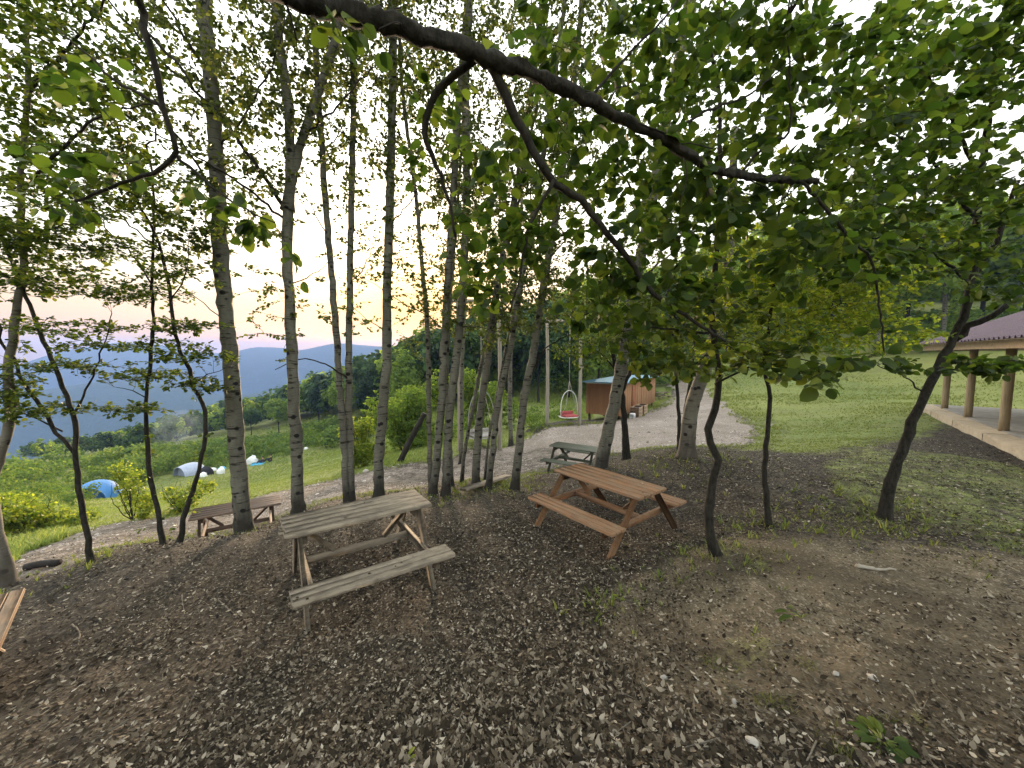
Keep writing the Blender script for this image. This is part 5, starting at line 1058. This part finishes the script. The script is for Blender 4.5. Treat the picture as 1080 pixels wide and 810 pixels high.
broad_plant('weed_plant', 'tiny sprout in the dead leaves at the bottom centre', 540, 772, 7, .045, 3)
broad_plant('weed_plant', 'yellow-green sprout at the bottom edge left of centre', 428, 804, 8, .045, 4, LEAF_YEL)
broad_plant('weed_plant', 'small bright sprout on the earth below the wavy tree', 652, 632, 9, .05, 5, LEAF_YEL)

def stone(label, px, py, s, m, seed, name='stone', sq=.6):
    b = gnd(px, py, .9); nu, nv = 14, 9; V = []
    for j in range(nv):
        p = (j / (nv - 1) - .5) * np.pi; a = np.linspace(0, 2 * np.pi, nu, endpoint=False)
        q = np.stack([np.cos(a) * np.cos(p), np.sin(a) * np.cos(p) * .75, np.full(nu, np.sin(p)) * sq], 1); k = 1 + .5 * (vnoise(q[:, 0] * 1.6 + seed * 7, q[:, 1] * 1.6 + q[:, 2] * 2, seed) - .5); V.append(q * k[:, None] * s)
    V = np.concatenate(V); i = np.arange(nv - 1)[:, None] * nu; j = np.arange(nu)[None]
    o = MB().add(V, [np.stack([i + j, i + (j + 1) % nu, i + nu + (j + 1) % nu, i + nu + j], -1).reshape(-1, 4)]).build(name, m, smooth=True); o.location = b + np.array([0, 0, s * .25]); o.rotation_euler = (0, 0, seed * 1.7)
    tag(o, label, 'stone', 'stones lying on the ground')
for i, (px, py, s, lb) in enumerate([(386, 498, .13, 'pale stone on the gravel track left of the leaning log'), (700, 716, .024, 'small pale stone on the bare earth, upper one of the trio right of bottom centre'), (920, 717, .028, 'whitish pebble above the dock-like weed'), (882, 713, .022, 'smaller pebble left of the whitish pebble above the weed'),
                                     (793, 785, .03, 'pale stone left of the weed at bottom right'), (613, 577, .03, 'pale pebble under the red-brown table'), (598, 572, .02, 'small grey pebble under the red-brown table'), (775, 742, .02, 'pebble on the weedy patch right of bottom centre')]):
    stone(lb, px, py, s, STONE if i % 2 == 0 else STONE_D, i + 1)
def stick(label, pts, r_, seed, m=None, name='stick'):
    P = np.array([gnd(px, py, .9) for px, py in pts]) + [0, 0, r_ * .8]; c = P[0].copy(); Q = smooth_line(P, .03); Q[1:-1] += np.random.default_rng(seed).normal(0, r_ * .35, (len(Q) - 2, 3))
    o = MB().tube(Q - c, np.linspace(r_, r_ * .4, len(Q)), 7, lump=.3, seed=seed).build(name, m or DEADWOOD, smooth=True); o.location = c; tag(o, label, 'stick', 'fallen sticks')
stick('pale peeled stick lying on the earth below the curved dark tree', [(903, 599), (920, 602), (945, 604)], .022, 1, W_POLE)
stick('bent pale twig on the dark litter left of the grey table', [(230, 634), (240, 642), (252, 652)], .007, 2)
stick('thin twig lying upright in view on the litter at left', [(192, 628), (193, 640), (196, 650)], .006, 3)
stick('crooked twig on the litter below the left edge of the crooked saplings', [(76, 660), (84, 668), (82, 684)], .008, 4)
stick('long thin twig near the bottom centre', [(660, 560), (668, 572), (672, 580)], .006, 5)
P = [gnd(28, 601, 2), gnd(62, 597, 2)]; q = smooth_line(np.array([P[0] + [0, 0, .045], (P[0] + P[1]) / 2 + [0, 0, .06], P[1] + [0, 0, .04]]), .1)
o = MB().tube(q - P[0], .05, 10, lump=.3).build('charred_log', CHAR, smooth=True); o.location = P[0]; tag(o, 'black charred log on the path beside the stout grey trunk', 'log')

# ------------------------------------------------------------------ smoke, haze, sky, sun
def volume_box(name, lo, hi, col, dens, aniso, label, cat=None):
    lo, hi = np.array(lo, float), np.array(hi, float); m, t, o = mat(name); v = t.n('ShaderNodeVolumePrincipled', {'Color': (*col, 1), 'Density': dens, 'Anisotropy': aniso}); t.link(v.outputs[0], o.inputs['Volume'])
    V = [(x, y, z) for x in (lo[0], hi[0]) for y in (lo[1], hi[1]) for z in (lo[2], hi[2])]
    ob = MB().add(V, [[(0, 1, 3, 2), (4, 6, 7, 5), (0, 4, 5, 1), (2, 3, 7, 6), (0, 2, 6, 4), (1, 5, 7, 3)]]).build(name, m); tag(ob, label, cat, kind='stuff'); return ob, m
if HAZE: volume_box('haze', (-3000, -420, -1300), (3000, 3100, 84), (.22, .34, .70), HAZE, 0.0, 'thin blue evening haze filling the valley air', 'haze')

def smoke():
    c = U(184, 474, 62); c[2] = Hs(c[0], c[1]); m, t, o = mat('smoke'); P = t.coord(); n_ = t.noise(t.map(P, (.5, .5, .35)), 1.0, 4, .6)
    dn = t.math('MULTIPLY', t.ramp(n_, [(.35, (0, 0, 0)), (.7, (1, 1, 1))]), .05); v = t.n('ShaderNodeVolumePrincipled', {'Color': (.78, .86, 1, 1), 'Density': dn}); t.link(v.outputs[0], o.inputs['Volume'])
    nu, nv = 20, 14; V = []
    for j in range(nv):
        p = (j / (nv - 1) - .5) * np.pi; a = np.linspace(0, 2 * np.pi, nu, endpoint=False); V.append(np.stack([np.cos(a) * np.cos(p) * 4.2 + (j / nv) * 2.0, np.sin(a) * np.cos(p) * 2.5, np.full(nu, np.sin(p) * 3.4 + 3.6)], 1))
    V = np.concatenate(V); i = np.arange(nv - 1)[:, None] * nu; j = np.arange(nu)[None]
    ob = MB().add(V, [np.stack([i + j, i + (j + 1) % nu, i + nu + (j + 1) % nu, i + nu + j], -1).reshape(-1, 4)]).build('smoke', m, smooth=True); ob.location = c
    tag(ob, 'thin drifting campfire smoke over the meadow behind the pale tent', 'smoke', kind='stuff')
smoke()
w = bpy.data.worlds.new('World'); scene.world = w; w.use_nodes = True; nt = NT(w.node_tree); w.node_tree.nodes.clear()
AZ, EL = math.radians(-14.0), math.radians(SUN_EL)
sky = nt.n('ShaderNodeTexSky', sky_type='NISHITA', sun_disc=False, sun_elevation=EL, sun_rotation=AZ, altitude=600.0, air_density=1.0, dust_density=2.2, ozone_density=1.0)
D = nt.n('ShaderNodeTexCoord').outputs['Generated']; dz = nt.n('ShaderNodeSeparateXYZ', {0: D}).outputs[2]
cl = nt.n('ShaderNodeTexNoise', {'Vector': nt.map(D, (1.2, 1.2, 5)), 'Scale': 2.2, 'Detail': 5, 'Roughness': .55}).outputs['Fac']
hz = nt.math('ADD', dz, nt.math('MULTIPLY', nt.math('SUBTRACT', cl, .5), .06))
def V3(r, g, b): return tuple(v / SKY for v in (r, g, b))
veil = nt.ramp(hz, [(0, (.122, .064, .028)), (.05, (.112, .062, .029)), (.12, (.096, .066, .040)), (.21, (.118, .102, .080)), (.40, (.25, .240, .205)), (1, (.25, .245, .222))])
veil = nt.n('ShaderNodeVectorMath', {0: veil, 'Scale': 1 / SKY}, operation='SCALE').outputs[0]
sdot = nt.n('ShaderNodeVectorMath', {0: D, 1: (math.sin(AZ) * math.cos(.045), math.cos(AZ) * math.cos(.045), math.sin(.045))}, operation='DOT_PRODUCT').outputs['Value']
glow = nt.ramp(sdot, [(.90, (0, 0, 0)), (.972, (.28, .28, .28)), (.992, (.7, .7, .7)), (.999, (1, 1, 1))])
amt = nt.ramp(dz, [(0, (.992,) * 3), (.10, (.965,) * 3), (.22, (.88,) * 3), (.4, (.75,) * 3), (1, (.62,) * 3)])
col = nt.mix(amt, sky.outputs[0], veil)
col = nt.mix(glow, col, (.25 / SKY, .128 / SKY, .034 / SKY))
bg = nt.n('ShaderNodeBackground', {'Color': col, 'Strength': SKY}); wo = nt.n('ShaderNodeOutputWorld'); nt.link(bg.outputs[0], wo.inputs[0])
sd = bpy.data.lights.new('sun', 'SUN'); sd.energy = SUN_S; sd.angle = math.radians(SUN_A); sd.color = (1.0, .74, .48); so_ = bpy.data.objects.new('sun', sd); link(so_)
so_.rotation_euler = Vector((-math.sin(AZ) * math.cos(EL), -math.cos(AZ) * math.cos(EL), -math.sin(EL))).to_track_quat('-Z', 'Y').to_euler()

vs = scene.view_settings; vs.view_transform = 'Standard'; vs.look = 'None'; vs.gamma = 1.0; vs.exposure = EXPO; vs.use_curve_mapping = False
scene.render.engine = 'CYCLES'; cy = scene.cycles
cy.max_bounces = 7; cy.diffuse_bounces = 4; cy.glossy_bounces = 2; cy.transmission_bounces = 4; cy.volume_bounces = 1; cy.transparent_max_bounces = 4
cy.use_denoising = True; cy.use_adaptive_sampling = True; cy.adaptive_threshold = .015; cy.sample_clamp_indirect = 6; cy.caustics_reflective = False; cy.caustics_refractive = False
cy.volume_step_rate = 1.0
